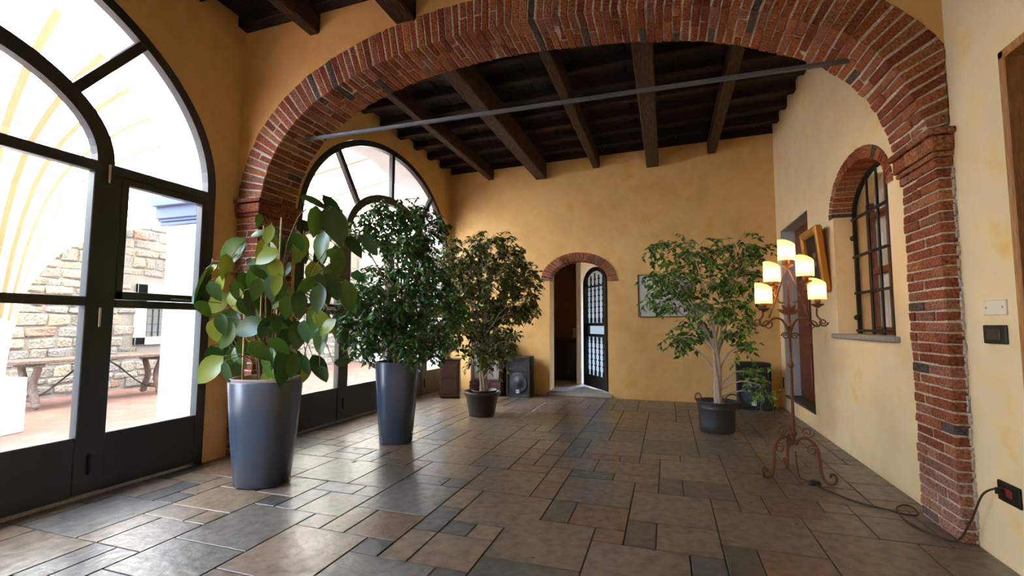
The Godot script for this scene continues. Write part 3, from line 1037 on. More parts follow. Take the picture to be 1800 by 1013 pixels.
	for y in 128:
		for x in 96:
			var q := Vector2(x - 48.0, y - 64.0)
			var c := rgb(50, 42, 36)
			c = c.lerp(rgb(84, 72, 60), clampf(1.2 - Vector2(q.x / 30.0, (q.y - 40.0) / 46.0).length(), 0.0, 0.8))
			c = c.lerp(rgb(168, 140, 116), smoothstep(1.1, 0.8, Vector2(q.x / 11.0, (q.y + 18.0) / 15.0).length()))
			c = c.lerp(rgb(46, 36, 30), smoothstep(1.1, 0.85, Vector2(q.x / 14.0, (q.y + 32.0) / 10.0).length()))
			c = c.lerp(rgb(176, 166, 150), smoothstep(1.1, 0.6, Vector2(q.x / 8.0, (q.y - 8.0) / 9.0).length()))
			im.set_pixel(x, y, c)
	var pm := mat("painted_canvas", Color.WHITE, 0.6)
	pm.albedo_texture = ImageTexture.create_from_image(im)
	s = begin()
	var qv := [Vector3(-0.03, 0.09, -0.26), Vector3(-0.03, 0.09, 0.26), Vector3(-0.03, 0.63, 0.26), Vector3(-0.03, 0.63, -0.26)]
	var uv := [Vector2(0, 1), Vector2(1, 1), Vector2(1, 0), Vector2(0, 0)]
	for i in [0, 1, 2, 0, 2, 3]:
		s.set_uv(uv[i])
		s.add_vertex(qv[i])
	obj("canvas", s, pm, pic)
	# switch plates and plug socket on the near wall
	s = begin()
	box(s, Vector3(W - 0.008, 1.308, 4.985), Vector3(W + 0.002, 1.388, 5.17), 0.003)
	var bl := obj("blank_plate", s, M.white_plastic)
	tag(bl, "white blank cover plate above the black light switch", "cover plate")
	for z in [5.01, 5.145]:
		s = begin()
		tube(s, [Vector3(W - 0.010, 1.35, z), Vector3(W - 0.006, 1.35, z)], 0.005, 0.005, 8)
		obj("screw", s, M.grey_stone, bl)
	var sw := thing("light_switch", "black light switch on the plaster beside the brick pier", "switch", Vector3(W, 1.205, 5.068))
	s = begin()
	box(s, Vector3(-0.012, -0.05, -0.092), Vector3(0.002, 0.05, 0.092), 0.004)
	obj("plate", s, M.black_plastic, sw)
	s = begin()
	box(s, Vector3(-0.018, -0.03, -0.055), Vector3(-0.010, 0.03, 0.055), 0.004)
	obj("rocker", s, mat("grey_plastic", rgb(52, 51, 52), 0.4), sw)
	var so := thing("wall_socket", "black wall socket holding a red plug, low on the wall", "socket", Vector3(W, 0.382, 5.085))
	s = begin()
	box(s, Vector3(-0.012, -0.052, -0.085), Vector3(0.002, 0.052, 0.085), 0.004)
	obj("plate", s, M.black_plastic, so)
	s = begin()
	box(s, Vector3(-0.016, -0.020, -0.032), Vector3(-0.008, 0.022, 0.030), 0.004)
	obj("insert", s, M.red_plastic, so)
	s = begin()
	box(s, Vector3(W - 0.01, 0.30, 0.075), Vector3(W + 0.002, 0.46, 0.13), 0.003)
	tag(obj("corner_socket", s, M.black_plastic), "small black socket in the far corner beside the loudspeaker", "socket")
	# glazed print on the end wall
	var pl := thing("framed_print", "wide pale print in a thin dark frame behind the potted fig", "framed print", Vector3(3.965, 1.735, 0.0))
	s = begin()
	for r in [[-0.43, 0.43, 0.345, 0.358], [-0.43, 0.43, -0.358, -0.345], [-0.43, -0.417, -0.35, 0.35], [0.417, 0.43, -0.35, 0.35]]:
		box(s, Vector3(r[0], r[2], 0.001), Vector3(r[1], r[3], 0.028), 0.003)
	obj("frame", s, mat("dark_bronze", rgb(92, 80, 66), 0.5), pl)
	s = begin()
	box(s, Vector3(-0.42, -0.35, 0.002), Vector3(0.42, 0.35, 0.012))
	obj("sheet", s, mat("print_paper", rgb(196, 198, 190), 0.7), pl)
	s = begin()
	for k in 5:
		box(s, Vector3(0.0, -0.28 + k * 0.028, 0.011), Vector3(0.26 - k * 0.02, -0.265 + k * 0.028, 0.014))
	obj("drawing", s, mat("print_ink", rgb(120, 126, 134), 0.7), pl)

# ---------------------------------------------------------------- the courtyard outside the windows
func canopy_point(az: float, t: float) -> Vector3:
	# mast foot, flaring into a roof; higher towards the building
	var cx := -3.42
	var cz := 5.25
	var prof := [[0.0, 0.0], [0.03, 0.14], [0.1, 0.3], [0.2, 0.42], [0.33, 0.52], [0.53, 0.62], [0.83, 0.7], [1.28, 0.788], [1.88, 0.86], [2.58, 0.93], [3.4, 1.0]]
	var k := t * 3.4
	var g := 1.0
	for i in prof.size() - 1:
		if k <= prof[i + 1][0] + 1e-6:
			g = lerpf(prof[i][1], prof[i + 1][1], (k - prof[i][0]) / (prof[i + 1][0] - prof[i][0]))
			break
	var d := Vector2(cos(az), sin(az))
	var toward := maxf(0.0, d.x)
	var high := lerpf(3.15, 4.75, pow(toward, 0.6)) + 0.9 * maxf(0.0, d.y)
	var r := 0.40 + k * (lerpf(1.0, 0.72, toward * toward) if d.x > 0 else 1.0 + 0.15 * -d.x)
	return Vector3(cx + d.x * r, 0.635 + (high - 0.635) * g, cz + d.y * r)

func outside() -> void:
	var s := begin()
	box(s, Vector3(-30, -0.25, -25), Vector3(-0.58, -0.02, 30))
	tag(obj("courtyard_paving", s, M.terracotta), "terracotta coloured courtyard paving outside the windows", "paving", "", "structure")
	# tent roof growing out of a mast foot
	var tent := thing("tent_canopy", "white canvas canopy with tan seams flaring up from a white plinth", "canopy")
	s = begin()
	s.set_smooth_group(0)
	var na := 96
	var nt := 28
	for i in na:
		for j in nt:
			var a0 := TAU * i / na
			var a1 := TAU * (i + 1) / na
			var t0 := pow(float(j) / nt, 1.6)
			var t1 := pow(float(j + 1) / nt, 1.6)
			tri(s, canopy_point(a0, t0), canopy_point(a1, t0), canopy_point(a1, t1))
			tri(s, canopy_point(a0, t0), canopy_point(a1, t1), canopy_point(a0, t1))
	obj("canvas", s, M.canvas, tent)
	for i in 24:
		var az := TAU * (i + 0.5) / 24.0
		s = begin()
		var pts := []
		for j in 21:
			var q := canopy_point(az, 0.012 + 0.985 * pow(j / 20.0, 1.5))
			pts.append(q)
		for j in 20:
			var side := Vector3(-sin(az), 0, cos(az)) * (0.03 + 0.012 * j / 20.0)
			var dn := Vector3(0, -0.012, 0) - Vector3(cos(az), 0, sin(az)) * -0.01
			quad_n(s, pts[j] - side + dn, pts[j] + side + dn, pts[j + 1] + side + dn, pts[j + 1] - side + dn, Vector3.DOWN)
		obj("seam", s, M.canvas_seam, tent)
	s = begin()
	box(s, Vector3(-0.42, -0.02, -0.42), Vector3(0.42, 0.61, 0.42), 0.01, Transform3D(Basis(Vector3.UP, 0.30), Vector3(-3.42, 0.0, 5.25)))
	tag(obj("mast_plinth", s, M.white_plaster), "cream box plinth under the tent canopy", "plinth")
	# second awning over the far end of the courtyard
	var aw := thing("awning", "pale canvas awning with straight seams outside the far window", "awning")
	s = begin()
	box(s, Vector3(-6.6, -0.006, -9.0), Vector3(-0.0, 0.006, 2.2), 0.0, Transform3D(Basis(Vector3(0, 0, 1), 0.16), Vector3(-0.62, 4.75, 0.0)))
	obj("canvas", s, M.canvas, aw)
	for k in 9:
		s = begin()
		box(s, Vector3(-6.5, -0.02, 1.6 - k * 1.25), Vector3(-0.05, -0.008, 1.65 - k * 1.25), 0.0, Transform3D(Basis(Vector3(0, 0, 1), 0.16), Vector3(-0.62, 4.75, 0.0)))
		obj("seam", s, M.canvas_seam, aw)
	# moulded capitals on the outer reveals
	for mid in [2.03, 6.99]:
		for k in [-1, 1]:
			var cap := thing("pilaster_capital", "blue grey moulded capital on the white window reveal", "capital", Vector3.ZERO, 0.0, "capitals on the window reveals", "structure")
			for l in [[2.19, 2.22, 0.03], [2.225, 2.25, 0.045], [2.25, 2.36, 0.07], [2.36, 2.45, 0.12]]:
				s = begin()
				var z0: float = mid + k * 1.969
				box(s, Vector3(-0.68, l[0], minf(z0, z0 - k * l[2])), Vector3(-0.14, l[1], maxf(z0, z0 - k * l[2])), 0.004)
				obj("moulding", s, M.blue_grey_plaster, cap)
	# rubble stone house across the courtyard
	var wall := thing("stone_house", "rubble stone house wall with a grey framed window across the courtyard", "building", Vector3.ZERO, 0.0, "", "structure")
	s = begin()
	box(s, Vector3(-6.5, -0.1, -9.0), Vector3(-5.93, 5.0, 14.0))
	obj("bedding", s, M.lime_bed, wall)
	var y := 0.02
	var stones := 0
	var rest := begin()
	while y < 3.1:
		var h := rng.randf_range(0.11, 0.23)
		var z := -8.4 + rng.randf() * 0.2
		while z < 6.4:
			var l := rng.randf_range(0.16, 0.46)
			var zc := z + l / 2.0
			if not (zc > 0.94 and zc < 1.84 and y + h > 0.76 and y < 2.05):
				var near := zc > 0.2 and zc < 4.6
				var k := rng.randf()
				var c := lin(138, 130, 118)
				if k < 0.25: c = lin(128, 124, 119)
				elif k < 0.45: c = lin(150, 137, 118)
				elif k < 0.6: c = lin(120, 113, 104)
				elif k < 0.66: c = lin(136, 110, 94)
				var q := begin() if near and stones < 290 else rest
				q.set_color(c)
				rough_box(q, Vector3(-6.0, y + 0.008, z + 0.008), Vector3(-5.9 + rng.randf_range(-0.015, 0.02), y + h - 0.008, z + l - 0.008), 0.026, 0.024)
				if near and stones < 290:
					obj("stone", q, M.rubble, wall)
					stones += 1
			z += l
		y += h
	obj("stones", rest, M.rubble, wall).set_meta("kind", "stuff")
	s = begin()
	for r in [[1.60, 1.79, 0.82, 2.02], [0.98, 1.17, 0.82, 2.02], [0.98, 1.79, 0.82, 0.97], [0.98, 1.79, 1.55, 2.02]]:
		box(s, Vector3(-5.95, r[2], r[0]), Vector3(-5.86, r[3], r[1]), 0.006)
	obj("window_surround", s, M.grey_plaster, wall)
	s = begin()
	box(s, Vector3(-5.95, 0.97, 1.17), Vector3(-5.92, 1.55, 1.60))
	var dg := obj("window_pane", s, mat("dark_glass", rgb(78, 92, 100), 0.1), wall)
	s = begin()
	for k in 4:
		box(s, Vector3(-5.92, 0.97, 1.20 + k * 0.12), Vector3(-5.90, 1.55, 1.212 + k * 0.12))
	for k in 3:
		box(s, Vector3(-5.92, 1.06 + k * 0.16, 1.17), Vector3(-5.90, 1.072 + k * 0.16, 1.60))
	obj("window_grid", s, M.black_iron, dg)
	# white house closing the far end
	var far := thing("white_house", "white house with a grey pilaster at the far end of the courtyard", "building", Vector3.ZERO, 0.0, "", "structure")
	s = begin()
	box(s, Vector3(-9.0, -0.1, -7.0), Vector3(-0.6, 4.2, -5.4))
	obj("wall", s, M.white_plaster, far)
	s = begin()
	box(s, Vector3(-5.9, 0.0, -5.41), Vector3(-5.2, 3.4, -5.2), 0.01)
	obj("pilaster", s, M.grey_plaster, far)
	s = begin()
	box(s, Vector3(-3.9, 0.0, -5.41), Vector3(-2.9, 2.2, -5.36), 0.01)
	obj("door", s, M.grey_stone, far)
	# long trestle table with iron braces
	var tb := thing("trestle_table", "long weathered wooden trestle table with bowed iron braces, outdoors", "table", Vector3(-4.85, 0.0, 3.0))
	s = begin()
	box(s, Vector3(-0.32, 0.655, -1.25), Vector3(0.32, 0.705, 1.2), 0.008)
	obj("tabletop", s, M.old_wood, tb)
	for z in [-0.87, 0.87]:
		s = begin()
		box(s, Vector3(-0.27, 0.60, z - 0.05), Vector3(0.27, 0.655, z + 0.05), 0.01)
		obj("bearer", s, M.old_wood, tb)
		for k in [-1, 1]:
			s = begin()
			var leg := []
			for i in 9:
				var t := i / 8.0
				leg.append(Vector3(k * (0.15 + 0.05 * cos(t * TAU)), 0.6 * (1.0 - t) + 0.03, z))
			tube(s, leg, 0.045, 0.055, 8)
			ball(s, Vector3(k * 0.22, 0.045, z), 0.045, 6)
			obj("leg", s, M.old_wood, tb)
		s = begin()
		box(s, Vector3(-0.2, 0.10, z - 0.03), Vector3(0.2, 0.17, z + 0.03), 0.02)
		obj("foot_rail", s, M.old_wood, tb)
		s = begin()
		var pts := []
		for i in 17:
			var t := i / 16.0
			pts.append(Vector3(0.0, 0.13 + 0.51 * smoothstep(0.0, 1.0, t), lerpf(z, signf(z) * 0.04, t)))
		tube(s, pts, 0.012, 0.012, 6)
		obj("iron_brace", s, M.black_iron, tb)

# ---------------------------------------------------------------- loudspeakers, stove
func loudspeaker(at: Vector3, turn: float, label: String) -> void:
	var root := thing("loudspeaker", label, "loudspeaker", at, turn, "black loudspeakers")
	# plan with chamfered front corners
	var plan := PackedVector2Array([Vector2(-0.16, -0.32), Vector2(0.16, -0.32), Vector2(0.235, -0.05), Vector2(0.235, -0.02), Vector2(0.205, 0.0), Vector2(-0.205, 0.0), Vector2(-0.235, -0.02), Vector2(-0.235, -0.05)])
	var f := func(u: float, v: float, w: float) -> Vector3: return Vector3(u, w, v)
	var s := begin()
	sheet(s, plan, 0.0, 0.69, f)
	obj("cabinet", s, M.speaker_black, root)
	s = begin()
	for r in [[-0.225, 0.225, 0.0, 0.03], [-0.225, 0.225, 0.655, 0.69], [-0.225, -0.185, 0.0, 0.69], [0.185, 0.225, 0.0, 0.69], [-0.19, 0.19, 0.435, 0.465]]:
		box(s, Vector3(r[0], r[2], -0.01), Vector3(r[1], r[3], 0.022), 0.008)
	obj("front_rim", s, M.speaker_black, root)
	s = begin()
	var mouth := [Vector2(-0.19, 0.47), Vector2(0.19, 0.47), Vector2(0.19, 0.655), Vector2(-0.19, 0.655)]
	for i in 4:
		var a: Vector2 = mouth[i]
		var b: Vector2 = mouth[(i + 1) % 4]
		var c := Vector2(0, 0.56)
		var a2 := c + (a - c) * 0.3
		var b2 := c + (b - c) * 0.3
		quad_n(s, Vector3(a.x, a.y, 0.015), Vector3(b.x, b.y, 0.015), Vector3(b2.x, b2.y, 0.002), Vector3(a2.x, a2.y, 0.002), Vector3(0, 0, 1))
	quad_n(s, Vector3(-0.06, 0.53, 0.002), Vector3(0.06, 0.53, 0.002), Vector3(0.06, 0.59, 0.002), Vector3(-0.06, 0.59, 0.002), Vector3(0, 0, 1))
	obj("horn", s, M.speaker_mesh, root)
	s = begin()
	var tilt := Basis(Vector3.RIGHT, PI / 2)
	lathe(s, [Vector2(0.175, 0.004), Vector2(0.172, 0.016), Vector2(0.15, 0.014), Vector2(0.06, 0.004), Vector2(0.055, 0.014), Vector2(0.03, 0.022), Vector2(0.001, 0.024)], Vector3(0, 0.235, 0), 32, 1, 1, 2.0, 0.0, tilt)
	obj("woofer", s, mat("cone_%d" % used.size(), rgb(46, 54, 66), 0.45), root)
	s = begin()
	box(s, Vector3(-0.03, 0.065, 0.02), Vector3(0.03, 0.125, 0.03), 0.002)
	var lg := obj("logo", s, M.logo_white, root)
	var tm := TextMesh.new()
	tm.text = "EV"
	tm.font = SystemFont.new()
	tm.font.font_names = PackedStringArray(["Droid Sans"])
	tm.font_size = 48
	tm.pixel_size = 0.0009
	tm.depth = 0.003
	tm.material = M.black_plastic
	var tx := MeshInstance3D.new()
	tx.mesh = tm
	tx.position = Vector3(0, 0.095, 0.031)
	put(tx, "lettering", lg)

func furniture() -> void:
	loudspeaker(Vector3(1.53, 0.0, 0.40), -0.12, "black loudspeaker on the floor between the brick stove and the arched doorway")
	loudspeaker(Vector3(5.20, 0.0, 0.44), -0.10, "black loudspeaker on the floor in the corner behind the fig in the metal cauldron")
	# brick stove with framed panels and a rosette frieze
	var st := thing("brick_stove", "old brick stove with framed panels and a rosette tile, behind the potted fig", "stove", Vector3(0.95, 0.0, 0.24))
	var s := begin()
	box(s, Vector3(-0.30, 0.04, -0.2), Vector3(0.27, 0.98, 0.2), 0.01)
	obj("body", s, mat("stove_clay", rgb(112, 84, 82), 0.8), st)
	for r in 4:
		for c in 3:
			s = begin()
			s.set_color(lin(118 + 10 * (r % 2), 90, 92))
			box(s, Vector3(-0.31 + c * 0.197, 0.0 + r * 0.062, 0.19), Vector3(-0.12 + c * 0.197, 0.056 + r * 0.062, 0.225), 0.005)
			obj("brick", s, M.brick, st)
	s = begin()
	for q in [[-0.27, 0.25, 0.27, 0.30], [-0.27, 0.25, 0.74, 0.78], [-0.27, -0.23, 0.27, 0.78], [0.21, 0.25, 0.27, 0.78], [-0.02, 0.01, 0.27, 0.78]]:
		box(s, Vector3(q[0], q[2], 0.195), Vector3(q[1], q[3], 0.23), 0.005)
	obj("door_frame", s, mat("stove_grey", rgb(128, 116, 122), 0.6), st)
	s = begin()
	box(s, Vector3(-0.24, 0.29, 0.19), Vector3(0.22, 0.75, 0.215), 0.006)
	obj("door_panel", s, mat("stove_panel", rgb(150, 142, 132), 0.6), st)
	for k in 2:
		s = begin()
		box(s, Vector3(-0.27 + k * 0.27, 0.80, 0.195), Vector3(-0.02 + k * 0.27, 0.965, 0.22), 0.006)
		var tile := obj("frieze_tile", s, M.stove_grey, st)
		s = begin()
		for i in 8:
			var a := TAU * i / 8.0
			ball(s, Vector3(-0.145 + k * 0.27 + 0.045 * cos(a), 0.883 + 0.045 * sin(a), 0.222), 0.02, 4, 0.7)
		ball(s, Vector3(-0.145 + k * 0.27, 0.883, 0.224), 0.022, 5)
		obj("rosette", s, M.logo_white, tile)
	s = begin()
	box(s, Vector3(-0.33, 0.975, -0.22), Vector3(0.29, 1.02, 0.235), 0.01)
	obj("top_slab", s, M.stove_clay, st)
	# dark box by the window
	var bx := thing("dark_chest", "narrow dark chest in the window corner behind the potted fig", "chest", Vector3(0.42, 0.0, 0.86), 0.35)
	s = begin()
	box(s, Vector3(-0.13, 0.02, -0.16), Vector3(0.20, 0.64, 0.14), 0.012)
	obj("body", s, mat("chest_wood", rgb(66, 40, 34), 0.35), bx)
	s = begin()
	for r in [[-0.10, 0.17, 0.08, 0.30], [-0.10, 0.17, 0.34, 0.58]]:
		box(s, Vector3(r[0], r[2], 0.13), Vector3(r[1], r[3], 0.15), 0.008)
	obj("panel", s, M.chest_wood, bx)
	s = begin()
	box(s, Vector3(-0.15, 0.64, -0.18), Vector3(0.22, 0.66, 0.16), 0.006)
	obj("lid", s, M.chest_wood, bx)
	# tie rod across the arch
	s = begin()
	box(s, Vector3(0.5, 3.074, 4.535), Vector3(5.30, 3.108, 4.565), 0.006)
	tag(obj("tie_rod", s, M.rod_iron), "long grey iron tie rod across the brick arch", "tie rod", "", "structure")

# ---------------------------------------------------------------- plants
func leaf_shape(s: SurfaceTool, at: Vector3, along: Vector3, normal: Vector3, l: float, w: float, droop: float, c: Color, steps := 6) -> void:
	var side := along.cross(normal).normalized()
	var n := side.cross(along).normalized()
	s.set_smooth_group(0)
	var prev := []
	for i in steps + 1:
		var t := float(i) / steps
		var half := w * 0.5 * pow(sin(PI * pow(t, 0.8)), 0.75)
		if i == steps: half = 0.0
		var mid := at + along * (l * t) + n * (-droop * l * t * t)
		var row := [mid - side * half + n * half * 0.22, mid, mid + side * half + n * half * 0.22]
		if i > 0:
			var dk := Color(c.r * 0.92, c.g * 0.92, c.b * 0.92)
			for k in 2:
				s.set_color(c if k else dk)
				tri(s, prev[k], row[k], row[k + 1])
				tri(s, prev[k], row[k + 1], prev[k + 1])
		prev = row

func small_leaf(s: SurfaceTool, at: Vector3, along: Vector3, normal: Vector3, l: float, w: float, c: Color) -> void:
	var side := along.cross(normal).normalized() * w * 0.5
	var n := normal * w * 0.18
	var a := at
	var m := at + along * l * 0.42
	var e := at + along * l - normal * l * 0.15
	s.set_color(c)
	tri(s, a, m - side + n, m); tri(s, a, m, m + side + n)
	tri(s, m - side + n, e, m); tri(s, m, e, m + side + n)

func ficus(root: Node3D, base: Vector3, clusters: Array, depth: float, density: float, tones: Array, bark: Material, stems: int, spread: float, split_y: float, size := 0.072) -> void:
	var s := begin()
	var twigs := begin()
	var origin := root.position
	var trunk_top := []
	for k in stems:
		var a := TAU * k / stems + 0.4
		trunk_top.append(base + Vector3(cos(a) * spread, split_y - base.y, sin(a) * spread))
	var trunk := begin()
	for k in stems:
		var a := TAU * k / stems + 0.4
		var b0 := base + Vector3(cos(a), 0, sin(a)) * spread * 0.7
		var pts := []
		for i in 9:
			var t := i / 8.0
			var tw := a + t * 3.0
			var r: float = spread * lerpf(0.7, 1.0, t)
			pts.append(Vector3(base.x + cos(tw) * r, lerpf(base.y, split_y, t), base.z + sin(tw) * r) - origin)
		trunk_top[k] = pts[-1] + origin
		tube(trunk, pts, 0.03 if stems < 4 else 0.02, 0.018, 7)
	obj("trunk", trunk, bark, root)
	for cl in clusters:
		var c := Vector3(cl[0], cl[1], base.z + rng.randf_range(-depth, depth) * 0.55 + (cl[4] if cl.size() > 4 else 0.0))
		var rad := Vector3(cl[2], cl[3], minf(cl[2], depth))
		# limb into the cluster
		var from: Vector3 = trunk_top[rng.randi() % stems]
		if c.y < split_y + 0.1: from = Vector3(base.x, lerpf(base.y, c.y, 0.5), base.z)
		var limb := []
		for i in 7:
			var t := i / 6.0
			limb.append(from.lerp(c, t) + Vector3(0, 0.10 * sin(t * PI), 0) + jit(0.012) - origin)
		tube(twigs, limb, 0.012, 0.005, 6)
		var area: float = rad.x * rad.y + rad.y * rad.z
		var sprigs := int(density * area * 55.0) + 3
		for i in sprigs:
			var d := Vector3(rng.randfn(), rng.randfn(), rng.randfn()).normalized() * pow(rng.randf(), 0.4)
			var p := c + d * rad
			var out := (p - c + Vector3(0, 0.02, 0)).normalized()
			var dir := (out * 0.7 + Vector3(rng.randf_range(-0.5, 0.5), -0.55, rng.randf_range(-0.5, 0.5))).normalized()
			var sl := rng.randf_range(0.10, 0.20)
			var mid := c.lerp(p, 0.55)
			tube(twigs, [mid - origin, p - origin, p + dir * sl - origin], 0.0035, 0.0015, 4, false)
			var cnt := 5 + rng.randi() % 4
			for q in cnt:
				var t := float(q) / cnt
				var at := p + dir * sl * t
				var az := rng.randf() * TAU
				var al := (dir * 0.4 + Vector3(cos(az), rng.randf_range(-0.9, 0.1), sin(az))).normalized()
				var nm := (Vector3.UP * 0.7 + Vector3(rng.randf_range(-0.8, 0.8), 0, rng.randf_range(-0.3, 0.9))).normalized()
				var tone: Color = tones[rng.randi() % tones.size()]
				var f := rng.randf_range(0.75, 1.25)
				var l := size * rng.randf_range(0.75, 1.2)
				small_leaf(s, at - origin, al, nm, l, l * 0.52, Color(tone.r * f, tone.g * f, tone.b * f))
	obj("branches", twigs, bark, root)
	var o := obj("foliage", s, M.leaf, root)
	o.set_meta("kind", "stuff")

func tall_planter(root: Node3D, r0: float, r1: float, h: float, liner: bool) -> void:
	var s := begin()
	lathe(s, [Vector2(0.001, 0.0), Vector2(r0 - 0.02, 0.0), Vector2(r0, 0.012), Vector2(lerpf(r0, r1, 0.5) + 0.004, h * 0.5), Vector2(r1, h - 0.01), Vector2(r1 - 0.004, h), Vector2(r1 - 0.016, h), Vector2(r1 - 0.02, h - 0.06)], Vector3.ZERO, 64, 1.0, 0.92, 2.7, 0.32)
	obj("planter", s, M.planter_plastic, root)
	s = begin()
	lathe(s, [Vector2(r1 - 0.019, h - 0.055), Vector2(0.001, h - 0.045)], Vector3.ZERO, 48, 1.0, 0.92, 2.7, 0.32)
	obj("soil", s, M.soil, root)
	if liner:
		s = begin()
		lathe(s, [Vector2(r1 - 0.024, h - 0.06), Vector2(r1 - 0.022, h + 0.012), Vector2(r1 - 0.012, h + 0.022), Vector2(r1 - 0.030, h + 0.022), Vector2(r1 - 0.036, h - 0.05)], Vector3.ZERO, 64, 1.0, 0.92, 2.7, 0.32)
		obj("liner_rim", s, M.planter_liner, root)

func plants() -> void:
	# rubber plant
	var p1 := thing("rubber_plant", "rubber plant with large glossy leaves in a tall slate blue planter", "potted plant", Vector3(0.94, 0.0, 5.26))
	tall_planter(p1, 0.192, 0.258, 0.80, true)
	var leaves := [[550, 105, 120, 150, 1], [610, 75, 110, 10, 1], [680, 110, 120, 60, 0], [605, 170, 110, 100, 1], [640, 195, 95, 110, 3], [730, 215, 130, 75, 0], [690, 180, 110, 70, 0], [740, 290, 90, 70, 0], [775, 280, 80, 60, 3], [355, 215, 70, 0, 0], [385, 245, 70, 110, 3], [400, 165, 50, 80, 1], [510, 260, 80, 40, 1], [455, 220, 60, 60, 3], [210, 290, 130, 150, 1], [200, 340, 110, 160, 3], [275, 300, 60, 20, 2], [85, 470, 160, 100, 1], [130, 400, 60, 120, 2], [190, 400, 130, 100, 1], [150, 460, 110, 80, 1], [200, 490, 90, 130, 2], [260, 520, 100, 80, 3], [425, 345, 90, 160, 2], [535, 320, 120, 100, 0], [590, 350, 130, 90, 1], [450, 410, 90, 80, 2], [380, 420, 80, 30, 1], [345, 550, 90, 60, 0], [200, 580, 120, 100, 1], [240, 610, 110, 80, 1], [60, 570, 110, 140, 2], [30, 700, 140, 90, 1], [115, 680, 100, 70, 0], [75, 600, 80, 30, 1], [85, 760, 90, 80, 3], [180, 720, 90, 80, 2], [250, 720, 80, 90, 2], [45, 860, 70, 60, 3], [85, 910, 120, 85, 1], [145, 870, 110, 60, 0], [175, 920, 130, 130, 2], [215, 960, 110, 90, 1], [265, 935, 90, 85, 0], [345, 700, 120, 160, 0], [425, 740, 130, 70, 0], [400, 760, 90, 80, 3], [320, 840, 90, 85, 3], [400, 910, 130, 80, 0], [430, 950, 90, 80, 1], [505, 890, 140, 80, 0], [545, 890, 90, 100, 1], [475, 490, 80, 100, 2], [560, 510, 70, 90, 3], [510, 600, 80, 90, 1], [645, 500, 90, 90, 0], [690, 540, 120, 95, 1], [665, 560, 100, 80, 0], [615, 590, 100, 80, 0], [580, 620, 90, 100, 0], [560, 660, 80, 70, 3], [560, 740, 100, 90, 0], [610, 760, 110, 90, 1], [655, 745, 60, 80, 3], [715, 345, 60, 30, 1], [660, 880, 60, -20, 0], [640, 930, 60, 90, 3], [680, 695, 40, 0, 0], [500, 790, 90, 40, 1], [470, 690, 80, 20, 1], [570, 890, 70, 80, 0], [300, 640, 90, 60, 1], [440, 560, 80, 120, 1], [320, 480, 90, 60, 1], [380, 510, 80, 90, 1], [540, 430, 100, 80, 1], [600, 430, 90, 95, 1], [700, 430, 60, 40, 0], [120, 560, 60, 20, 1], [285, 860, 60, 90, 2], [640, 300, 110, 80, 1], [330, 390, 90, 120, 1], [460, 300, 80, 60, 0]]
	var tones := [lin(52, 84, 40), lin(78, 112, 42), lin(138, 152, 52), lin(60, 92, 62)]  # last tone paints the bluish sheen of some leaves into their colour
	var org := p1.position
	# stems rise out of the soil and lean outwards
	var nodes := []
	var stems := [[-0.40, 1.75], [-0.22, 1.95], [-0.05, 2.02], [0.10, 2.0], [0.22, 2.18], [0.36, 1.98], [-0.50, 1.35], [0.42, 1.5], [-0.10, 1.45], [0.15, 1.4], [-0.45, 1.02], [0.40, 1.15]]
	for k in stems.size():
		var st: Array = stems[k]
		var s := begin()
		var pts := []
		var dz := rng.randf_range(-0.22, 0.22)
		for i in 11:
			var t := i / 10.0
			var q := Vector3(st[0] * pow(t, 1.7) + 0.05 * sin(k * 2.1), lerpf(0.74, st[1], sin(t * PI / 2.0)), dz * t + 0.05 * cos(k * 1.7)) + jit(0.008)
			pts.append(q)
			if i > 1: nodes.append(q)
		tube(s, pts, 0.011, 0.006, 7)
		obj("stem", s, M.brown_bark, p1)
	for b in [[-0.15, 2.3, -0.05], [0.13, 2.33, 0.05], [-0.13, 1.6, 0.12], [0.2, 1.75, -0.1]]:
		var s := begin()
		tube(s, [Vector3(b[0] * 0.9, 0.72, b[2]), Vector3(b[0], b[1] * 0.9, b[2])], 0.008, 0.007, 8)
		obj("bamboo_stake", s, M.bamboo, p1)
	for k in 60:
		var a := rng.randf() * TAU
		var r := sqrt(rng.randf())
		leaves.append([int(370 + 330 * r * cos(a)), int(590 + 390 * r * sin(a)), rng.randi_range(70, 115), rng.randi_range(50, 130), rng.randi() % 3])
	var petioles := begin()
	for q in leaves:
		var px: float = 330.0 + q[0] / 2.98
		var py: float = 340.0 + q[1] / 2.98
		var c := Vector3(0.921 + (px - 445.0) * 0.0060, 1.288 - (py - 560.0) * 0.00454, 5.26 + rng.randf_range(-0.22, 0.26)) - org
		var a := deg_to_rad(q[3])
		var al := (Vector3(0.95, 0, -0.31) * cos(a) + Vector3.DOWN * sin(a) + jit(0.28)).normalized()
		var l: float = q[2] * 0.0023
		var nm := (Vector3(0.5, 0.35, 0.65) + jit(0.55)).normalized()
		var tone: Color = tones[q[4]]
		var f := rng.randf_range(0.85, 1.2)
		var s := begin()
		var foot := c - al * l * 0.5
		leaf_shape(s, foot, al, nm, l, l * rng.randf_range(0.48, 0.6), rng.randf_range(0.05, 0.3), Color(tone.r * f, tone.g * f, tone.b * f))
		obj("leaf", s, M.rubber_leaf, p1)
		var best: Vector3 = nodes[0]
		for n in nodes:
			if n.distance_to(foot + Vector3(0, -0.05, 0)) < best.distance_to(foot + Vector3(0, -0.05, 0)): best = n
		var mid: Vector3 = best.lerp(foot, 0.5) + Vector3(0, 0.03, 0)
		tube(petioles, [best, mid, foot], 0.004, 0.003, 5, false)
	obj("petioles", petioles, M.brown_bark, p1)

	var green := [lin(54, 98, 42), lin(68, 116, 46), lin(82, 128, 54), lin(46, 84, 40), lin(98, 140, 58)]
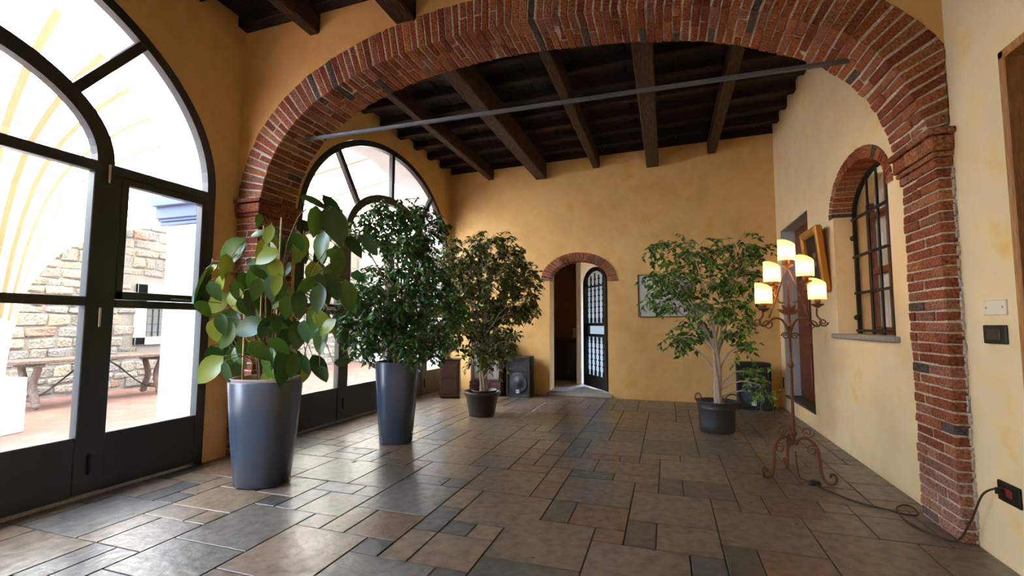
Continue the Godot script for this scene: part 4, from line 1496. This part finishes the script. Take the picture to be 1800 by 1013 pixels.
	var olive := [lin(98, 112, 46), lin(124, 134, 58), lin(80, 98, 42), lin(146, 150, 70), lin(66, 86, 40)]
	var fresh := [lin(84, 130, 48), lin(104, 148, 56), lin(64, 108, 42), lin(128, 164, 70), lin(56, 94, 40)]
	# ficus in the second tall planter
	var p2 := thing("weeping_fig", "dense dark green weeping fig in a tall slate blue planter", "potted plant", Vector3(1.235, 0.0, 3.80))
	tall_planter(p2, 0.166, 0.228, 0.85, false)
	ficus(p2, Vector3(1.235, 0.8, 3.80), [[1.12, 2.52, 0.34, 0.14], [0.83, 2.40, 0.27, 0.16], [1.37, 2.33, 0.3, 0.2], [0.72, 2.24, 0.18, 0.1], [1.2, 2.1, 0.3, 0.15], [1.5, 2.03, 0.15, 0.18], [0.92, 1.86, 0.28, 0.09], [1.42, 1.73, 0.33, 0.21], [0.71, 1.62, 0.22, 0.14], [1.08, 1.49, 0.38, 0.22], [1.56, 1.42, 0.36, 0.27], [0.8, 1.24, 0.25, 0.22], [1.23, 1.15, 0.38, 0.2], [1.68, 1.07, 0.22, 0.18], [0.73, 0.98, 0.16, 0.12], [1.44, 1.0, 0.2, 0.08], [0.97, 1.31, 0.28, 0.18]], 0.34, 14.5, green, M.brown_bark, 4, 0.035, 1.25)
	# ficus in the dark nursery pot
	var p3 := thing("weeping_fig", "olive green weeping fig with pale stems in a wide dark plastic pot", "potted plant", Vector3(1.55, 0.0, 2.14))
	var s3 := begin()
	lathe(s3, [Vector2(0.001, 0.0), Vector2(0.165, 0.0), Vector2(0.175, 0.012), Vector2(0.225, 0.27), Vector2(0.245, 0.272), Vector2(0.256, 0.33), Vector2(0.248, 0.334), Vector2(0.225, 0.30), Vector2(0.215, 0.25)], Vector3.ZERO, 40)
	obj("pot", s3, M.nursery_plastic, p3)
	s3 = begin()
	lathe(s3, [Vector2(0.16, 0.25), Vector2(0.175, 0.35), Vector2(0.182, 0.352), Vector2(0.18, 0.34), Vector2(0.15, 0.30), Vector2(0.001, 0.31)], Vector3(0.03, 0, 0), 32)
	obj("inner_pot", s3, M.nursery_plastic, p3)
	s3 = begin()
	lathe(s3, [Vector2(0.215, 0.262), Vector2(0.001, 0.275)], Vector3.ZERO, 32)
	obj("soil", s3, M.soil, p3)
	ficus(p3, Vector3(1.57, 0.28, 2.14), [[1.62, 2.45, 0.28, 0.14], [1.28, 2.26, 0.32, 0.26], [1.79, 2.2, 0.35, 0.25], [1.2, 1.88, 0.32, 0.3], [1.62, 1.87, 0.45, 0.31], [2.07, 1.94, 0.26, 0.22], [2.25, 1.63, 0.16, 0.22], [1.37, 1.48, 0.38, 0.28], [1.87, 1.48, 0.32, 0.23], [2.09, 1.4, 0.14, 0.09], [1.21, 1.17, 0.24, 0.2], [1.63, 1.17, 0.27, 0.2], [1.55, 0.88, 0.18, 0.18], [1.78, 0.8, 0.16, 0.18], [1.03, 1.33, 0.17, 0.26], [1.94, 1.02, 0.12, 0.15]], 0.42, 9.5, olive, M.bark, 5, 0.05, 1.1, 0.078)
	# ficus in the metal cauldron
	var p4 := thing("weeping_fig", "light green sparse fig with a twisted pale trunk in a metal cauldron", "potted plant", Vector3(4.535, 0.0, 2.14))
	s3 = begin()
	lathe(s3, [Vector2(0.001, 0.0), Vector2(0.175, 0.0), Vector2(0.192, 0.02), Vector2(0.2, 0.1), Vector2(0.202, 0.26), Vector2(0.212, 0.27), Vector2(0.216, 0.285), Vector2(0.212, 0.30), Vector2(0.232, 0.35), Vector2(0.238, 0.356), Vector2(0.228, 0.36), Vector2(0.2, 0.31)], Vector3.ZERO, 40)
	obj("cauldron", s3, M.zinc, p4)
	s3 = begin()
	lathe(s3, [Vector2(0.205, 0.315), Vector2(0.001, 0.33)], Vector3.ZERO, 32)
	obj("soil", s3, M.soil, p4)
	for k in [-1, 1]:
		s3 = begin()
		var pts := []
		for i in 17:
			var a := PI * i / 16.0
			if k < 0: pts.append(Vector3(-0.205 + 0.032 * cos(a * 1.9 - 1.4), 0.39 + 0.05 * sin(a * 1.9 - 1.4), 0.03))
			else: pts.append(Vector3(0.16 + 0.10 * cos(a), 0.33 + 0.115 * sin(a), 0.06 - 0.08 * cos(a)))
		tube(s3, pts, 0.008, 0.008, 8)
		obj("handle", s3, M.rust_iron, p4)
	s3 = begin()
	ball(s3, Vector3(0.226, 0.315, 0.06), 0.024, 6)
	obj("lug", s3, M.zinc, p4)
	ficus(p4, Vector3(4.55, 0.3, 2.14), [[3.95, 2.24, 0.18, 0.12], [4.32, 2.13, 0.28, 0.17], [4.76, 2.17, 0.24, 0.16], [5.06, 2.18, 0.13, 0.11], [4.0, 1.88, 0.26, 0.2], [4.37, 1.8, 0.3, 0.22], [4.75, 1.85, 0.26, 0.22], [3.84, 1.6, 0.14, 0.16], [4.11, 1.53, 0.24, 0.14], [4.49, 1.46, 0.24, 0.18], [4.83, 1.52, 0.18, 0.17], [4.3, 1.2, 0.24, 0.13], [4.73, 1.2, 0.2, 0.15], [4.17, 1.02, 0.14, 0.08], [4.82, 0.98, 0.12, 0.09], [4.05, 1.07, 0.12, 0.08], [4.95, 0.70, 0.12, 0.07], [5.02, 0.56, 0.08, 0.15], [5.05, 0.42, 0.05, 0.07]], 0.36, 6.5, fresh, M.bark, 3, 0.028, 0.92, 0.08)

# ---------------------------------------------------------------- wrought iron lamp
func floor_lamp() -> void:
	var at := Vector3(4.97, 0.0, 3.78)
	var lamp := thing("floor_lamp", "wrought iron floor lamp with five lit shield shades and a scrolled tripod", "floor lamp", at)
	var s := begin()
	tube(s, [Vector3(0, 0.30, 0), Vector3(0, 1.62, 0)], 0.013, 0.011, 10)
	obj("pole", s, M.rust_iron, lamp)
	for y in [0.92, 0.36, 1.24]:
		s = begin()
		lathe(s, [Vector2(0.012, -0.03), Vector2(0.02, -0.015), Vector2(0.027, 0.0), Vector2(0.02, 0.015), Vector2(0.012, 0.03)], Vector3(0, y, 0), 14)
		obj("collar", s, M.rust_iron, lamp)
	# tripod of scrolled legs
	for k in 3:
		var a: float = [2.72, 0.50, -1.65][k]
		var d := Vector3(cos(a), 0, sin(a))
		s = begin()
		var pts := []
		for q in [[0.015, 0.27], [0.03, 0.315], [0.075, 0.335], [0.125, 0.32], [0.165, 0.27], [0.178, 0.20], [0.182, 0.12], [0.192, 0.06], [0.215, 0.022], [0.245, 0.013], [0.272, 0.026], [0.287, 0.055], [0.28, 0.083], [0.26, 0.09], [0.247, 0.075], [0.252, 0.06]]:
			pts.append(d * q[0] + Vector3(0, q[1], 0))
		tube(s, smooth_line(pts), 0.0125, 0.0095, 8)
		var leg := obj("leg", s, M.rust_iron, lamp)
		for side in [1, -1]:
			s = begin()
			pts = []
			for i in 26:
				var t := i / 25.0
				var r := 0.045 * (1.0 - 0.78 * t)
				var b := t * 10.0
				pts.append(d * (0.10 + (0.03 if side > 0 else 0.0) + r * cos(b)) + Vector3(0, (0.245 if side > 0 else 0.385) + side * r * sin(b), 0))
			tube(s, pts, 0.005, 0.004, 6)
			obj("scroll", s, M.rust_iron, leg)
	# arms
	var heads := [[Vector3(0.0, 1.80, 0.0), 0.0], [Vector3(-0.105, 1.625, -0.06), 0.0], [Vector3(0.115, 1.655, 0.07), 0.0], [Vector3(-0.19, 1.435, 0.02), 0.0], [Vector3(0.205, 1.465, 0.03), 0.0]]
	for k in [-1, 1]:
		# lower scrolled arms
		s = begin()
		var pts := []
		for q in [[0.0, 1.12], [0.012, 1.2], [0.05, 1.29], [0.105, 1.31], [0.15, 1.28], [0.185, 1.245], [0.215, 1.25], [0.225, 1.29], [0.20, 1.33], [0.20, 1.39]]:
			pts.append(Vector3(k * q[0], q[1], 0.02 * q[0] * 5))
		tube(s, smooth_line(pts), 0.0095, 0.007, 8)
		var arm := obj("arm", s, M.rust_iron, lamp)
		for sc in [[0.16, 1.25, 0.042, 1.0], [0.245, 1.275, 0.035, -1.0], [0.035, 1.16, 0.03, 1.0]]:
			s = begin()
			pts = []
			for i in 22:
				var t := i / 21.0
				var r: float = sc[2] * (1.0 - 0.75 * t)
				pts.append(Vector3(k * (sc[0] + r * cos(t * 9.0)), sc[1] + sc[3] * r * sin(t * 9.0), 0.01))
			tube(s, pts, 0.006, 0.004, 6)
			obj("scroll", s, M.rust_iron, arm)
		# sloping stays up to the top light
		s = begin()
		tube(s, [Vector3(k * 0.15, 1.31, 0), Vector3(k * 0.09, 1.48, 0), Vector3(k * 0.01, 1.72, 0)], 0.007, 0.006, 6)
		obj("stay", s, M.rust_iron, lamp)
		s = begin()
		var h: Vector3 = heads[1 if k < 0 else 2][0]
		pts = []
		for i in 13:
			var t := i / 12.0
			pts.append(Vector3(h.x * (0.35 + 0.65 * t) , lerpf(1.44, h.y - 0.05, t) - 0.05 * sin(t * PI), h.z * t))
		tube(s, pts, 0.007, 0.006, 6)
		var up := obj("arm", s, M.rust_iron, lamp)
		for y in [0.07, 0.13]:
			s = begin()
			pts = []
			for i in 18:
				var t := i / 17.0
				var r := 0.026 * (1.0 - 0.7 * t)
				pts.append(Vector3(h.x - k * 0.012 + r * cos(t * 8.0), h.y - y + r * sin(t * 8.0), h.z * 0.8))
			tube(s, pts, 0.005, 0.004, 6)
			obj("scroll", s, M.rust_iron, up)
	# leaf ornament
	s = begin()
	for i in 5:
		var a := PI * (0.15 + 0.175 * i)
		leaf_shape(s, Vector3(0, 1.34, 0.012), Vector3(cos(a), sin(a), 0), Vector3(0, 0, 1), 0.10, 0.035, 0.1, Color.WHITE, 5)
	obj("leaf_ornament", s, M.rust_iron, lamp)
	var paper := mat("shade_parchment", rgb(250, 236, 206), 0.7)
	paper.backlight_enabled = true
	paper.backlight = Color(1.0, 0.92, 0.74)
	var glow := mat("lamp_bulb_glow", rgb(255, 240, 210), 0.5)
	glow.emission_enabled = true
	glow.emission = Color(1.0, 0.84, 0.58)
	glow.emission_energy_multiplier = 0.6
	for h in heads:
		var c: Vector3 = h[0]
		s = begin()
		lathe(s, [Vector2(0.001, -0.075), Vector2(0.012, -0.07), Vector2(0.045, -0.048), Vector2(0.05, -0.04), Vector2(0.015, -0.036), Vector2(0.022, -0.03), Vector2(0.024, 0.03), Vector2(0.001, 0.03)], c, 18)
		var cup := obj("candle_cup", s, M.rust_iron, lamp)
		s = begin()
		lathe(s, [Vector2(0.008, 0.028), Vector2(0.017, 0.05), Vector2(0.015, 0.075), Vector2(0.001, 0.105)], c, 12)
		obj("lamp_bulb", s, glow, cup)
		# shield shade: bowed parchment with a swept top edge
		s = begin()
		s.set_smooth_group(0)
		var n := 18
		for i in n:
			for j in 4:
				var q := []
				for e in [[i, j], [i + 1, j], [i + 1, j + 1], [i, j + 1]]:
					var t: float = float(e[0]) / n
					var ang := lerpf(PI + 0.5, -0.5, t) - PI * 0.0
					var top := 0.165 - 0.035 * smoothstep(0.25, 0.95, t) + 0.012 * sin(t * PI * 1.5)
					var y: float = lerpf(-0.002, top, e[1] / 4.0)
					q.append(c + Vector3(0.066 * cos(ang), y, 0.052 * sin(ang)))
				tri(s, q[0], q[1], q[2]); tri(s, q[0], q[2], q[3])
		obj("shade", s, paper, lamp)
		var l := OmniLight3D.new()
		l.name = "bulb_light"
		l.light_color = Color(1.0, 0.80, 0.52)
		l.light_energy = 0.009
		l.light_size = 0.015
		l.omni_range = 14.0
		l.omni_attenuation = 2.0
		l.shadow_enabled = true
		l.position = c + Vector3(0, 0.07, 0)
		lamp.add_child(l, true)

func smooth_line(pts: Array, per := 4) -> Array:
	var cv := Curve3D.new()
	for i in pts.size():
		var d: Vector3 = (pts[mini(i + 1, pts.size() - 1)] - pts[maxi(i - 1, 0)]) / 6.0
		cv.add_point(pts[i], -d, d)
	var r := []
	for i in pts.size() - 1:
		for k in per: r.append(cv.sample(i, float(k) / per))
	r.append(pts[-1])
	return r

func small_things() -> void:
	# lamp cord with its foot switch, over the floor to the socket
	var pts := []
	for q in [[4.99, 0.20, 3.72], [5.0, 0.02, 3.76], [5.03, 0.006, 3.84], [5.07, 0.006, 3.92], [5.1, 0.006, 4.01], [5.23, 0.006, 4.23], [5.39, 0.006, 4.35], [5.45, 0.006, 4.40], [5.53, 0.006, 4.40], [5.565, 0.008, 4.31], [5.55, 0.012, 4.23], [5.49, 0.012, 4.26], [5.44, 0.016, 4.35], [5.42, 0.006, 4.5], [5.44, 0.006, 4.63], [5.50, 0.006, 4.74], [5.56, 0.02, 4.80], [5.60, 0.16, 4.86], [5.615, 0.32, 4.94], [5.63, 0.38, 5.01], [W - 0.03, 0.385, 5.05]]:
		pts.append(Vector3(q[0], q[1], q[2]))
	var cord := thing("lamp_cord", "thin brown lamp cord looping over the tiles to the socket", "cord")
	var s := begin()
	tube(s, smooth_line(pts, 6), 0.0055, 0.0055, 7)
	obj("cable", s, mat("cord_brown", rgb(62, 46, 36), 0.5), cord)
	s = begin()
	lathe(s, [Vector2(0.001, 0.0), Vector2(0.034, 0.0), Vector2(0.036, 0.012), Vector2(0.028, 0.03), Vector2(0.012, 0.036), Vector2(0.001, 0.036)], Vector3(5.07, 0.001, 3.92), 18, 1.3, 0.8)
	obj("foot_switch", s, M.black_plastic, cord)
	s = begin()
	tube(s, [Vector3(W - 0.045, 0.385, 5.045), Vector3(W - 0.017, 0.385, 5.06)], 0.017, 0.019, 10)
	obj("plug", s, M.black_plastic, cord)
	# fallen leaves
	var spots := [[0.8, 3.82], [1.02, 4.19], [1.08, 4.12], [1.2, 4.21], [1.26, 4.54], [1.38, 3.18], [1.6, 3.65], [1.45, 3.41], [5.14, 1.53], [5.09, 1.9]]
	for n in spots.size():
		var q: Array = spots[n]
		var a := rng.randf() * TAU
		var f := thing("fallen_leaf", "small curled leaf fallen on the tiles between the two tall planters" if n < 5 else ("small curled leaf fallen between the dense fig and the wide plastic pot" if n < 8 else "small curled leaf fallen on the tiles by the panelled door"), "leaf", Vector3(q[0], 0.002, q[1]), a, "leaves fallen on the floor")
		s = begin()
		leaf_shape(s, Vector3(-0.03, 0.004, 0), Vector3(1, 0.12, 0).normalized(), Vector3.UP, 0.065, 0.034, 0.12, lin(86, 96, 40), 4)
		obj("blade", s, M.leaf, f)
